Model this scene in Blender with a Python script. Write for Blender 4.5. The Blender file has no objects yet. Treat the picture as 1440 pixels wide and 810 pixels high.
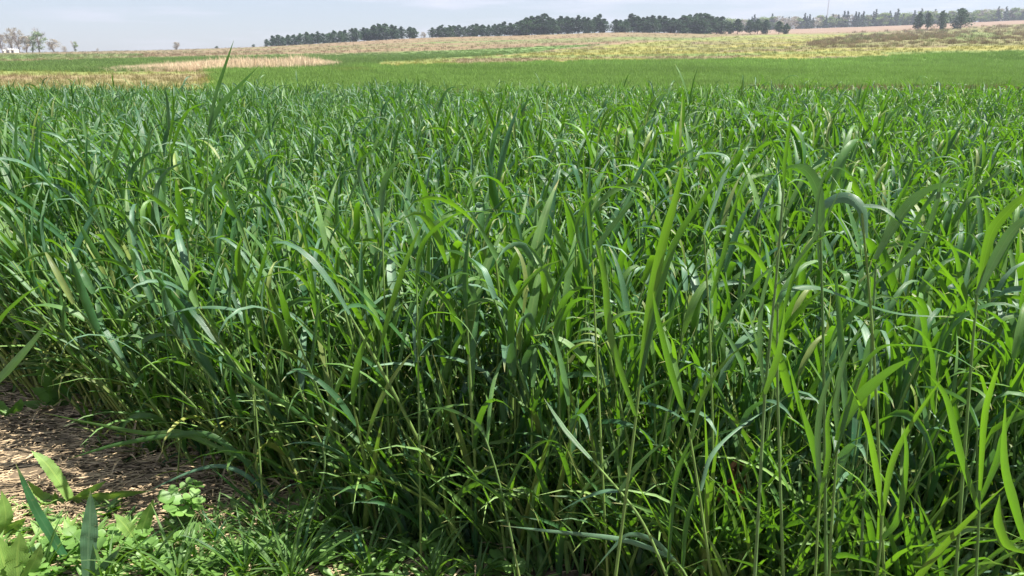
import bpy, math, random
import numpy as np
from mathutils import Vector, Matrix, noise as mn
random.seed(7); RNG = np.random.default_rng(7)
S = bpy.context.scene
COL = S.collection
R = math.radians

# ---------------------------------------------------------------- camera, sky, sun, exposure
H = 0.95                       # eye height above the soil, metres
F = 1080.0                     # focal length in photograph pixels (1440 wide)
HROW = 76.0                    # row of the true horizon
PITCH = math.atan((405 - HROW) / F)
CP, SP = math.cos(PITCH), math.sin(PITCH)
cam = bpy.data.cameras.new('camera'); cam_o = bpy.data.objects.new('camera', cam); COL.objects.link(cam_o)
cam.sensor_width = 36; cam.lens = 36 * F / 1440; cam.clip_start = 0.02; cam.clip_end = 9000
cam_o.location = (0, 0, H); cam_o.rotation_euler = (math.pi / 2 - PITCH, 0, 0)
S.camera = cam_o
SUN_EL, SUN_AZ = 61.0, 98.0    # azimuth clockwise from +Y (the way the camera looks)
w = bpy.data.worlds.new('World'); S.world = w; w.use_nodes = True
nt = w.node_tree; nt.nodes.clear()
def N(nt, t, **k):
    n = nt.nodes.new(t)
    for a, b in k.items(): setattr(n, a, b)
    return n
out = N(nt, 'ShaderNodeOutputWorld'); bg = N(nt, 'ShaderNodeBackground'); bg.inputs[1].default_value = 0.050
sky = N(nt, 'ShaderNodeTexSky', sky_type='NISHITA', sun_disc=False)
sky.sun_elevation = R(SUN_EL); sky.sun_rotation = R(SUN_AZ); sky.air_density = 1.0; sky.dust_density = 0.3; sky.ozone_density = 3.5
tc = N(nt, 'ShaderNodeTexCoord'); mp = N(nt, 'ShaderNodeMapping'); mp.inputs['Scale'].default_value = (3, 3, 34)
cn = N(nt, 'ShaderNodeTexNoise'); cn.inputs['Scale'].default_value = 1.6; cn.inputs['Detail'].default_value = 6; cn.inputs['Roughness'].default_value = 0.55
cr = N(nt, 'ShaderNodeValToRGB'); cr.color_ramp.elements[0].position = 0.50; cr.color_ramp.elements[1].position = 0.78
cr.color_ramp.elements[1].color = (0.80, 0.80, 0.80, 1)
mx = N(nt, 'ShaderNodeMixRGB'); mx.inputs[2].default_value = (7.6, 7.4, 8.6, 1)
nt.links.new(tc.outputs['Generated'], mp.inputs[0]); nt.links.new(mp.outputs[0], cn.inputs['Vector']); nt.links.new(cn.outputs[0], cr.inputs[0])
veil = N(nt, 'ShaderNodeMixRGB'); veil.inputs[0].default_value = 0.55; veil.inputs[2].default_value = (4.9, 5.4, 6.7, 1); nt.links.new(sky.outputs[0], veil.inputs[1])
nt.links.new(cr.outputs[0], mx.inputs[0]); nt.links.new(veil.outputs[0], mx.inputs[1]); nt.links.new(mx.outputs[0], bg.inputs[0]); nt.links.new(bg.outputs[0], out.inputs[0])
sl = bpy.data.lights.new('sun', 'SUN'); sl.energy = 5.0; sl.angle = R(0.53); sl.color = (1.0, 0.955, 0.88)
so = bpy.data.objects.new('sun', sl); COL.objects.link(so)
sdir = Vector((math.cos(R(SUN_EL)) * math.sin(R(SUN_AZ)), math.cos(R(SUN_EL)) * math.cos(R(SUN_AZ)), math.sin(R(SUN_EL))))
so.rotation_euler = sdir.to_track_quat('Z', 'Y').to_euler(); so.location = (5, 0, 12)
vs = S.view_settings; vs.view_transform = 'Standard'; vs.look = 'None'; vs.exposure = 1.42; vs.gamma = 1.0
S.cycles.max_bounces = 7; S.cycles.diffuse_bounces = 2; S.cycles.glossy_bounces = 2; S.cycles.transmission_bounces = 4; S.cycles.volume_bounces = 0
S.cycles.use_denoising = True

# ---------------------------------------------------------------- places
def at(px, py, Y):
    """world point seen at a photograph pixel, at depth Y in front of the eye"""
    d = Vector((px - 720, F * CP + (405 - py) * SP, -F * SP + (405 - py) * CP))
    return Vector((0, 0, H)) + d * (Y / d.y)
def gp(px, py, z=0.0):
    d = Vector((px - 720, F * CP + (405 - py) * SP, -F * SP + (405 - py) * CP))
    return Vector((0, 0, H)) + d * ((z - H) / d.z)
def proj(X, Y, Z):
    f = Y * CP - (Z - H) * SP; u = Y * SP + (Z - H) * CP
    return 720 + F * X / f, 405 - F * u / f

PXK = np.array([-400, 0, 240, 360, 420, 500, 590, 700, 800, 860, 950, 1000, 1100, 1200, 1300, 1440, 1900], float)
ROW400 = np.array([77, 74.5, 70, 66, 62.5, 58, 52.5, 50, 47, 44.5, 46, 47.5, 48, 46, 41, 34, 30], float)
ROW150 = np.array([82, 82, 81, 80, 79.5, 78.5, 77, 75, 73, 72, 71, 70, 67, 63, 60, 57, 54], float)
ROW700 = np.array([78, 76, 73, 70, 67, 64, 60, 56, 52, 49, 46.5, 44.5, 41, 37.5, 34, 27.5, 22], float)
YK = np.array([14, 26, 60, 150, 270, 400, 520, 700, 1100, 3000], float)
def _rowz(row, Y):
    k = -(np.asarray(row) - 405) / F
    return H + Y * (-SP + k * CP) / (CP + k * SP)
_lg = np.linspace(math.log(14), math.log(3000), 220)
_pg = np.linspace(-400, 1900, 200)
def _table():
    T = np.zeros((len(_pg), len(_lg)))
    for i, p in enumerate(_pg):
        r4, r15, r7 = (np.interp(p, PXK, t) for t in (ROW400, ROW150, ROW700))
        rm = 0.42 * r15 + 0.58 * r4
        zs = [0, 0, 0.02, _rowz(r15, 150), _rowz(rm, 270), _rowz(r4, 400), _rowz(0.35 * r7 + 0.65 * r4 + (0.6 if p < 950 else 0), 520), _rowz(r7, 700), _rowz(r7 + 1, 1100), _rowz(77, 3000)]
        T[i] = np.interp(np.exp(_lg), YK, zs)
    for _ in range(10):
        T[:, 1:-1] = 0.25 * T[:, :-2] + 0.5 * T[:, 1:-1] + 0.25 * T[:, 2:]
        T[1:-1] = 0.25 * T[:-2] + 0.5 * T[1:-1] + 0.25 * T[2:]
    return T
_T = _table()
def terrain(X, Y):
    X = np.asarray(X, float); Y = np.asarray(Y, float)
    Yc = np.clip(Y, 14.01, 2999)
    p = np.clip(720 + 1131 * X / Yc, -399, 1899)
    fi = (p + 400) / 2300 * (len(_pg) - 1); fj = (np.log(Yc) - _lg[0]) / (_lg[-1] - _lg[0]) * (len(_lg) - 1)
    i = np.minimum(fi.astype(int), len(_pg) - 2); j = np.minimum(fj.astype(int), len(_lg) - 2); a = fi - i; b = fj - j
    z = (1-a)*(1-b)*_T[i, j] + a*(1-b)*_T[i+1, j] + (1-a)*b*_T[i, j+1] + a*b*_T[i+1, j+1]
    return np.where(Y > 14, z, 0.0)
def tz(x, y): return float(terrain(x, y))

def vnoise(X, Y, s, seed=0):
    """cheap value noise, vectorised"""
    x = np.asarray(X) / s + seed * 17.3; y = np.asarray(Y) / s + seed * 9.1
    xi = np.floor(x); yi = np.floor(y); fx = x - xi; fy = y - yi
    fx = fx*fx*(3-2*fx); fy = fy*fy*(3-2*fy)
    def h(a, b):
        v = np.sin(a * 127.1 + b * 311.7 + seed * 74.7) * 43758.5453
        return v - np.floor(v)
    return (h(xi, yi)*(1-fx) + h(xi+1, yi)*fx)*(1-fy) + (h(xi, yi+1)*(1-fx) + h(xi+1, yi+1)*fx)*fy

# ---------------------------------------------------------------- object helpers
def mesh_np(name, V, Fc, mat=None, uv=None, col=None, smooth=True, attr=None):
    me = bpy.data.meshes.new(name)
    me.from_pydata([tuple(v) for v in V] if not isinstance(V, np.ndarray) else V.tolist(), [], Fc)
    if mat: me.materials.append(mat)
    if uv is not None and len(me.loops):
        l = me.uv_layers.new(name='uv'); vi = np.empty(len(me.loops), 'i'); me.loops.foreach_get('vertex_index', vi)
        l.data.foreach_set('uv', np.asarray(uv, 'f')[vi].ravel())
    if col is not None:
        a = me.color_attributes.new('col', 'FLOAT_COLOR', 'POINT')
        c = np.ones((len(V), 4), 'f'); c[:, :3] = col; a.data.foreach_set('color', c.ravel())
    if attr:
        for k, v in attr.items():
            a = me.attributes.new(k, 'FLOAT', 'POINT'); a.data.foreach_set('value', np.asarray(v, 'f'))
    if smooth and len(me.polygons): me.polygons.foreach_set('use_smooth', [True] * len(me.polygons))
    me.update(); return me
def link(name, data, parent=None, loc=None):
    o = bpy.data.objects.new(name, data); COL.objects.link(o)
    if parent: o.parent = parent
    if loc is not None: o.location = loc
    return o
def tag(o, label=None, cat=None, group=None, kind=None):
    if label and len(label.replace('-', ' ').split()) > 16: open('/tmp/long.txt', 'a').write(label + chr(10))
    if label: o['label'] = label
    if cat: o['category'] = cat
    if group: o['group'] = group
    if kind: o['kind'] = kind
    return o
def thing(name, label, cat, loc=(0, 0, 0), group=None, rz=0):
    o = link(name, None, loc=loc); o.rotation_euler[2] = rz; o.empty_display_size = 0.1
    return tag(o, label, cat, group)

class MB:
    def __init__(s): s.v = []; s.f = []; s.uv = []; s.a = []
    def add(s, V, Fc, UV=None, A=0.0):
        b = len(s.v); s.v += [tuple(p) for p in V]; s.f += [tuple(i + b for i in q) for q in Fc]
        s.uv += list(UV) if UV is not None else [(0, 0)] * len(V); s.a += [A] * len(V)
    def mesh(s, name, mat, smooth=True): return mesh_np(name, s.v, s.f, mat, uv=s.uv, smooth=smooth, attr={'age': s.a})
def catmull(P, n):
    P = [Vector(p) for p in P]; Q = [2*P[0] - P[1]] + P + [2*P[-1] - P[-2]]; o = []
    for i in range(1, len(Q) - 2):
        for k in range(n):
            t = k / n; a, b, c, d = Q[i-1], Q[i], Q[i+1], Q[i+2]
            o.append(0.5 * ((2*b) + (c - a)*t + (2*a - 5*b + 4*c - d)*t*t + (3*b - a - 3*c + d)*t*t*t))
    o.append(P[-1]); return o
def tube(mb, P, r0, r1, n=5, A=0.0, rad=None):
    V = []; Fc = []; UV = []
    up = Vector((0.3, 1, 0.1)).normalized()
    for i, p in enumerate(P):
        t = (P[min(i+1, len(P)-1)] - P[max(i-1, 0)]).normalized(); a = t.cross(up).normalized(); b = t.cross(a)
        k = i / (len(P) - 1); r = rad[i] if rad else r0 + (r1 - r0) * k
        for j in range(n):
            g = 2*math.pi*j/n; V.append(p + a*(math.cos(g)*r) + b*(math.sin(g)*r)); UV.append((j/n, k))
    for i in range(len(P)-1):
        for j in range(n): Fc.append((i*n+j, i*n+(j+1) % n, (i+1)*n+(j+1) % n, (i+1)*n+j))
    mb.add(V, Fc, UV, A)
def wprof(t, base=0.55):
    return (base + (1-base) * min(1, t/0.28)**0.8) * max(0.02, (1 - max(0, (t-0.30)/0.70)**1.9))
def leaf(mb, P, side, wid, fold=0.25, twist=0.0, A=0.0, base=0.55, wave=0.0):
    """grass blade along P, 3 vertices across; side = width direction at the base"""
    V = []; Fc = []; UV = []; n = len(P); s = Vector(side).normalized(); ph = random.uniform(0, 6)
    for i, p in enumerate(P):
        t = (P[min(i+1, n-1)] - P[max(i-1, 0)]).normalized()
        s = (s - t * s.dot(t)).normalized(); q = s
        k = i / (n-1)
        if twist: q = Matrix.Rotation(twist * k, 3, t) @ s
        nn = t.cross(q); wd = wid * 0.5 * wprof(k, base)
        off = nn * (wd * fold * 2); wv = nn * (wave * wd * math.sin(ph + k * 22))
        V += [p - q*wd + off + wv, p, p + q*wd + off - wv]; UV += [(0, k), (0.5, k), (1, k)]
    for i in range(n-1):
        a = i*3; Fc += [(a, a+1, a+4, a+3), (a+1, a+2, a+5, a+4)]
    mb.add(V, Fc, UV, A)

# ---------------------------------------------------------------- materials
def newmat(name):
    m = bpy.data.materials.new(name); m.use_nodes = True; t = m.node_tree; t.nodes.clear()
    o = N(t, 'ShaderNodeOutputMaterial'); return m, t, o
def L(t, a, b): t.links.new(a, b)
def leafmat(name, cols, trans, tw=0.42, rough=0.36, spec=0.5, age_col=(0.42, 0.42, 0.10), vein=True, tip=True, bloom=0.0, tmix=0.8):
    m, t, o = newmat(name)
    oi = N(t, 'ShaderNodeObjectInfo'); rp = N(t, 'ShaderNodeValToRGB'); els = rp.color_ramp.elements
    els[0].position = 0; els[0].color = (*cols[0], 1); els[1].position = 1; els[1].color = (*cols[-1], 1)
    for i, c in enumerate(cols[1:-1]): e = els.new((i+1)/(len(cols)-1)); e.color = (*c, 1)
    L(t, oi.outputs['Random'], rp.inputs[0])
    ag = N(t, 'ShaderNodeAttribute', attribute_name='age')
    m1 = N(t, 'ShaderNodeMixRGB'); m1.inputs[2].default_value = (*age_col, 1)
    L(t, ag.outputs['Fac'], m1.inputs[0]); L(t, rp.outputs[0], m1.inputs[1])
    # mottling in object space
    geo = N(t, 'ShaderNodeNewGeometry'); nz = N(t, 'ShaderNodeTexNoise'); nz.inputs['Scale'].default_value = 28; nz.inputs['Detail'].default_value = 3
    L(t, geo.outputs['Position'], nz.inputs['Vector'])
    mr = N(t, 'ShaderNodeMapRange'); mr.inputs[1].default_value = .3; mr.inputs[2].default_value = .7; mr.inputs[3].default_value = 0.72; mr.inputs[4].default_value = 1.25
    L(t, nz.outputs[0], mr.inputs[0])
    m2 = N(t, 'ShaderNodeMixRGB', blend_type='MULTIPLY'); m2.inputs[0].default_value = 1; L(t, m1.outputs[0], m2.inputs[1]); L(t, mr.outputs[0], m2.inputs[2])
    col = m2.outputs[0]
    pb = N(t, 'ShaderNodeBsdfPrincipled'); pb.inputs['Roughness'].default_value = rough; pb.inputs['Specular IOR Level'].default_value = spec
    if vein:
        uv = N(t, 'ShaderNodeUVMap', uv_map='uv'); sx = N(t, 'ShaderNodeSeparateXYZ'); L(t, uv.outputs[0], sx.inputs[0])
        a = N(t, 'ShaderNodeMath', operation='MULTIPLY'); a.inputs[1].default_value = 62; L(t, sx.outputs[0], a.inputs[0])
        b = N(t, 'ShaderNodeMath', operation='SINE'); L(t, a.outputs[0], b.inputs[0])
        bp = N(t, 'ShaderNodeBump'); bp.inputs['Strength'].default_value = 0.25; bp.inputs['Distance'].default_value = 0.0006; L(t, b.outputs[0], bp.inputs['Height']); L(t, bp.outputs[0], pb.inputs['Normal'])
        c = N(t, 'ShaderNodeMath', operation='SUBTRACT'); c.inputs[1].default_value = 0.5; L(t, sx.outputs[0], c.inputs[0])
        d = N(t, 'ShaderNodeMath', operation='ABSOLUTE'); L(t, c.outputs[0], d.inputs[0])
        e = N(t, 'ShaderNodeMapRange'); e.inputs[1].default_value = 0.0; e.inputs[2].default_value = 0.07; e.inputs[3].default_value = 0.55; e.inputs[4].default_value = 0.0; L(t, d.outputs[0], e.inputs[0])
        f = N(t, 'ShaderNodeMixRGB'); L(t, e.outputs[0], f.inputs[0]); L(t, col, f.inputs[1]); f.inputs[2].default_value = (cols[0][0]*2+.04, cols[0][1]*1.7+.03, cols[0][2]*1.6+.02, 1)
        g = N(t, 'ShaderNodeMath', operation='MULTIPLY_ADD'); g.inputs[1].default_value = 0.10; g.inputs[2].default_value = 0.95; L(t, b.outputs[0], g.inputs[0])
        h = N(t, 'ShaderNodeMixRGB', blend_type='MULTIPLY'); h.inputs[0].default_value = 1; L(t, f.outputs[0], h.inputs[1]); L(t, g.outputs[0], h.inputs[2]); col = h.outputs[0]
    pb.inputs['Sheen Weight'].default_value = bloom; pb.inputs['Sheen Roughness'].default_value = .45; pb.inputs['Sheen Tint'].default_value = (.75, .92, .95, 1)
    if vein and tip:
        tn = N(t, 'ShaderNodeMath', operation='MULTIPLY_ADD'); tn.inputs[1].default_value = 0.22; L(t, nz.outputs[0], tn.inputs[0]); L(t, sx.outputs[1], tn.inputs[2])
        tp = N(t, 'ShaderNodeMapRange'); tp.inputs[1].default_value = 1.02; tp.inputs[2].default_value = 1.10; tp.inputs[4].default_value = 0.85; L(t, tn.outputs[0], tp.inputs[0])
        n2 = N(t, 'ShaderNodeTexNoise'); n2.inputs['Scale'].default_value = 160; n2.inputs['Detail'].default_value = 2; L(t, geo.outputs['Position'], n2.inputs['Vector'])
        sp = N(t, 'ShaderNodeMapRange'); sp.inputs[1].default_value = .70; sp.inputs[2].default_value = .76; sp.inputs[4].default_value = .55; L(t, n2.outputs[0], sp.inputs[0])
        ad = N(t, 'ShaderNodeMath', operation='MAXIMUM'); L(t, tp.outputs[0], ad.inputs[0]); L(t, sp.outputs[0], ad.inputs[1])
        tm2 = N(t, 'ShaderNodeMixRGB'); tm2.inputs[2].default_value = (.30, .27, .10, 1); L(t, ad.outputs[0], tm2.inputs[0]); L(t, col, tm2.inputs[1]); col = tm2.outputs[0]
    L(t, col, pb.inputs['Base Color'])
    tr = N(t, 'ShaderNodeBsdfTranslucent'); tm = N(t, 'ShaderNodeMixRGB'); tm.inputs[0].default_value = tmix; tm.inputs[2].default_value = (*trans, 1); L(t, col, tm.inputs[1])
    L(t, tm.outputs[0], tr.inputs[0])
    ms = N(t, 'ShaderNodeMixShader'); ms.inputs[0].default_value = tw; L(t, pb.outputs[0], ms.inputs[1]); L(t, tr.outputs[0], ms.inputs[2]); L(t, ms.outputs[0], o.inputs[0])
    return m
def plain(name, c, rough=0.8, nscale=6, var=0.3, spec=0.3, bump=0.0, c2=None, coord='Object'):
    m, t, o = newmat(name); pb = N(t, 'ShaderNodeBsdfPrincipled'); pb.inputs['Roughness'].default_value = rough; pb.inputs['Specular IOR Level'].default_value = spec
    tcn = N(t, 'ShaderNodeTexCoord'); nz = N(t, 'ShaderNodeTexNoise'); nz.inputs['Scale'].default_value = nscale; nz.inputs['Detail'].default_value = 5; L(t, tcn.outputs[coord], nz.inputs['Vector'])
    rp = N(t, 'ShaderNodeValToRGB'); rp.color_ramp.elements[0].position = .3; rp.color_ramp.elements[1].position = .7
    c2 = c2 or tuple(min(1, x*(1+var)) for x in c); rp.color_ramp.elements[0].color = (*[x*(1-var) for x in c], 1); rp.color_ramp.elements[1].color = (*c2, 1)
    L(t, nz.outputs[0], rp.inputs[0]); L(t, rp.outputs[0], pb.inputs['Base Color'])
    if bump:
        bp = N(t, 'ShaderNodeBump'); bp.inputs['Strength'].default_value = bump; L(t, nz.outputs[0], bp.inputs['Height']); L(t, bp.outputs[0], pb.inputs['Normal'])
    L(t, pb.outputs[0], o.inputs[0]); return m
M_LEAF = leafmat('rye_leaf', [(0.020, 0.080, 0.036), (0.050, 0.135, 0.036), (0.135, 0.255, 0.060), (0.028, 0.092, 0.048), (0.085, 0.185, 0.044)], (0.135, 0.33, 0.010), tw=0.34, rough=0.42, spec=0.48, tmix=1.0)
M_STEM = leafmat('rye_stem', [(0.110, 0.215, 0.060), (0.190, 0.300, 0.070), (0.120, 0.220, 0.080)], (0.20, 0.42, 0.03), tw=0.18, rough=0.45, tip=False)
M_BLUE = leafmat('rye_leaf_glaucous', [(0.070, 0.155, 0.085), (0.110, 0.205, 0.110)], (0.10, 0.26, 0.03), tw=0.22, rough=0.42, spec=0.5, tmix=.9)
M_YEL = leafmat('rye_leaf_fresh', [(0.080, 0.165, 0.040), (0.100, 0.190, 0.050)], (0.16, 0.36, 0.01), tw=0.40, rough=.45, spec=.4, tmix=1.0)
M_CLOVER = leafmat('clover_leaf', [(0.110, 0.220, 0.050), (0.160, 0.290, 0.065)], (0.22, 0.50, 0.03), tw=0.35, rough=0.5, vein=False)
M_WEED = leafmat('broad_weed_leaf', [(0.170, 0.290, 0.065), (0.210, 0.340, 0.085)], (0.28, 0.50, 0.04), tw=0.35, rough=0.5, tip=False)
M_STRAW = plain('dry_straw', (0.40, 0.30, 0.18), nscale=14, var=0.6, rough=0.7)
M_CLOD = plain('soil_clod', (0.16, 0.115, 0.075), nscale=60, var=0.4, rough=0.95, bump=0.5)
M_RUST = plain('dead_brown_leaf', (0.24, 0.12, 0.05), nscale=40, var=0.4)
M_BARK = plain('bark', (0.13, 0.10, 0.08), nscale=3, var=0.35)
M_GREYBARK = plain('grey_bark', (0.26, 0.22, 0.19), nscale=3, var=0.3)
def crownmat(name, c1, c2, tr, tw=0.25, rough=0.7):
    return leafmat(name, [c1, c2], tr, tw=tw, rough=rough, spec=0.2, vein=False, bloom=0.0)
M_PINE = crownmat('pine_needles', (0.022, 0.058, 0.022), (0.040, 0.088, 0.030), (0.06, 0.12, 0.03), 0.15)
M_SPRUCE = crownmat('spruce_needles', (0.024, 0.055, 0.028), (0.038, 0.078, 0.038), (0.06, 0.10, 0.04), 0.15)
M_SPRING = crownmat('spring_leaves', (0.10, 0.16, 0.045), (0.16, 0.22, 0.07), (0.25, 0.34, 0.08), 0.35)
M_BUD = crownmat('budding_twigs', (0.30, 0.26, 0.19), (0.36, 0.31, 0.23), (0.2, 0.2, 0.12), 0.2)
M_PALEGREEN = crownmat('new_pale_leaves', (0.19, 0.26, 0.13), (0.24, 0.30, 0.16), (0.25, 0.34, 0.12), 0.3)

def groundmat(name, scale_big, scale_small, contrast=0.35, bump=0.6, tuft=False):
    m, t, o = newmat(name); pb = N(t, 'ShaderNodeBsdfPrincipled'); pb.inputs['Roughness'].default_value = 0.9; pb.inputs['Specular IOR Level'].default_value = 0.15
    at_ = N(t, 'ShaderNodeAttribute', attribute_name='col')
    if tuft: at_.attribute_type = 'INSTANCER'
    geo = N(t, 'ShaderNodeNewGeometry'); col = at_.outputs['Color']
    for sc in (scale_big, scale_small):
        nz = N(t, 'ShaderNodeTexNoise'); nz.inputs['Scale'].default_value = sc; nz.inputs['Detail'].default_value = 6; nz.inputs['Roughness'].default_value = .65; L(t, geo.outputs['Position'], nz.inputs['Vector'])
        mr = N(t, 'ShaderNodeMapRange'); mr.inputs[1].default_value = .3; mr.inputs[2].default_value = .7; mr.inputs[3].default_value = 1-contrast; mr.inputs[4].default_value = 1+contrast; L(t, nz.outputs[0], mr.inputs[0])
        mm = N(t, 'ShaderNodeMixRGB', blend_type='MULTIPLY'); mm.inputs[0].default_value = 1; L(t, col, mm.inputs[1]); L(t, mr.outputs[0], mm.inputs[2]); col = mm.outputs[0]
    L(t, col, pb.inputs['Base Color'])
    if not tuft:
        bp = N(t, 'ShaderNodeBump'); bp.inputs['Strength'].default_value = bump; bp.inputs['Distance'].default_value = 0.5/scale_small; L(t, nz.outputs[0], bp.inputs['Height']); L(t, bp.outputs[0], pb.inputs['Normal']); L(t, pb.outputs[0], o.inputs[0])
    else:
        tr = N(t, 'ShaderNodeBsdfTranslucent'); L(t, col, tr.inputs[0]); ms = N(t, 'ShaderNodeMixShader'); ms.inputs[0].default_value = .35
        L(t, pb.outputs[0], ms.inputs[1]); L(t, tr.outputs[0], ms.inputs[2]); L(t, ms.outputs[0], o.inputs[0])
    return m
M_SOIL = groundmat('soil', 3, 90, 0.35, 0.9)
M_FIELD = groundmat('field_ground', 0.09, 1.4, 0.16)
M_TUFT = groundmat('field_plants', 0.15, 2.5, 0.12, tuft=True)

# ---------------------------------------------------------------- what grows where
TAN = np.array([0.195, 0.142, 0.084]); TAN2 = np.array([0.155, 0.138, 0.066]); GREEN = np.array([0.135, 0.220, 0.052]); GREEN2 = np.array([0.120, 0.185, 0.055])
YEL = np.array([0.245, 0.215, 0.060]); YGRN = np.array([0.160, 0.185, 0.055]); BROWN = np.array([0.175, 0.130, 0.085]); SOILC = np.array([0.120, 0.092, 0.060]); FAR = np.array([0.200, 0.140, 0.098])
def I(px, xs, ys): return np.interp(px, xs, ys)
def field(X, Y, Z):
    """class and colour of the ground at a place; boundaries are field edges on the real terrain"""
    px, row = proj(X, np.maximum(Y, 0.5), Z)
    wob = (vnoise(X, Y, 9, 1) - .5) + (vnoise(X, Y, 3, 2) - .5) * .6
    ws = np.clip(18 / np.maximum(Y, 1), 0.02, 1) * 0
    rw = row + wob * np.clip(160/np.maximum(Y, 20), .8, 2.2); pw = px + wob * 30
    n1 = vnoise(X, Y, 26, 3); n2 = vnoise(X, Y, 7, 4); n3 = vnoise(X * .35, Y, 14, 5); n4 = vnoise(X, Y, 2.2, 6); n5 = vnoise(X * .12, Y, 11, 8)
    col = np.zeros(X.shape + (3,)); cls = np.zeros(X.shape, int)
    def put(mask, a, b, f, c):
        f = np.clip(f, 0, 1)[..., None]; v = a * (1-f) + b * f
        col[mask] = v[mask]; cls[mask] = c
    every = np.ones(X.shape, bool)
    put(every, TAN, TAN2, (n3 - .42) * 2.2 + (n5-.5)*1.8 + (n2-.5)*.6, 3)                           # bleached stubble on the hill
    gs = (n5 > .70) & (n3 > .45) & (Y > 120); put(gs, TAN2, GREEN2, n2*0.9, 3)
    put((Y > 430) & (px > 900), FAR, FAR * 1.1, n2, 4)
    gtop = I(px, [-100, 0, 240, 400, 560, 720, 800, 860], [88, 89, 81, 78, 74.5, 67.5, 63.5, 62]); gbot = I(px, [-100, 0, 240, 400, 480, 560, 720, 800, 860], [103, 103, 99, 97, 97, 86, 76.5, 67.5, 62])
    put((rw > gtop) & (rw < gbot) & (Y < 330), GREEN2*.8, GREEN2*1.05, n2, 1)                       # darker strip of grass
    put((px < 200) & (rw > 76) & (rw < gtop - 3.5) & (n5 > .35), TAN2, GREEN2, n2 * 1.2, 3)
    put((px < 330 + wob*30) & (rw >= 101 + wob), TAN * 1.15, YGRN * 1.15, (n1 + n5 + n2*.6 - .95)*1.5, 3)
    put((pw < 320) & (pw > 235) & (rw >= 113.5) & (n2 + n4 > .85), YEL, YGRN, n2, 2)
    yt = I(px, [520, 535, 560, 720, 840, 1000, 1100, 1200], [92, 87, 85.5, 77, 65, 52.5, 48, 47]); yb = I(px, [520, 535, 560, 720, 840, 1000, 1100, 1200, 1300, 1440, 1700], [92, 94, 95, 90.5, 86, 83.5, 84, 82.5, 77, 72.5, 68])
    ym = (px > 530) & (rw > yt) & (rw < yb) & (Y < 430)
    yb2 = I(px, [530, 560, 720, 840, 1000, 1100, 1440], [.55, .6, .45, .35, .5, .55, .5])
    put(ym, YEL, YGRN, (n3-.3)*.9 + (n1-.5)*.6 + (n2-.5)*.3 + (yb - rw)/(yb - yt + 1)*.75, 2); put(ym & (px > 950) & (n5 + n2*.5 > .95) & (rw < yb - 8), TAN2, YGRN, n2, 2)
    put(ym & (n1 + n2*.8 - (rw - yt)/(yb - yt + .01)*.35 > 1.0), TAN, TAN2, n2, 2)
    put(ym & (n3 > .68), YGRN, GREEN2, n2 * .7, 2)
    # weedy mound on the right
    mt = I(px, [1130, 1200, 1300, 1440, 1800], [62, 50, 44, 34, 25]); mb_ = I(px, [1130, 1200, 1300, 1440, 1800], [66, 67, 65.5, 60.5, 55])
    mm = (pw > 1130) & (rw > mt) & (rw < mb_) & (Y < 470)
    put(mm, TAN2 * 1.05, YGRN, (n2-.35)*1.2, 3); put(mm & (n3 > .52), TAN2, YGRN, n2, 3)
    put((pw > 1335) & (pw < 1415 - (rw-47)*2.2) & (rw > 46) & (rw < 58) & (Y < 430) & (n4 + n2 > .6), GREEN*.8 + TAN2*.2, TAN2, n2*1.1-.2, 3)
    gm = (rw >= yb) & (px > 300 + wob*40) & (rw > np.where(px < 540, gbot - 1, yb))
    trk = (np.abs(((X * .96 + Y * .28) % 9.0) - 4.5) < .22) * .35; put(gm, GREEN * .80, GREEN * 1.16, n1 * .7 + n2 * .5 - .15 - trk, 1)
    put(gm & (px < 540) & (n2 > .72) & (n4 > .5), YGRN, GREEN, n1, 1)
    put((Y < 23.5 + wob*2 + np.clip((1440-px)/300, -1, 1.6)*0) & (px > 1050), TAN, TAN2*.8, n2, 3)
    put(Y < 19.0, TAN2, GREEN2, n2, 1)
    near = np.clip((Y - 11) / 3, 0, 1)[..., None]
    near = np.where((Y < 14)[..., None], near, 1)
    sc = SOILC * (0.8 + 0.5 * n4[..., None]); col = col * near + sc * (1 - near); cls = np.where(Y < 13.5, 0, cls)
    return cls, col

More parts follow.
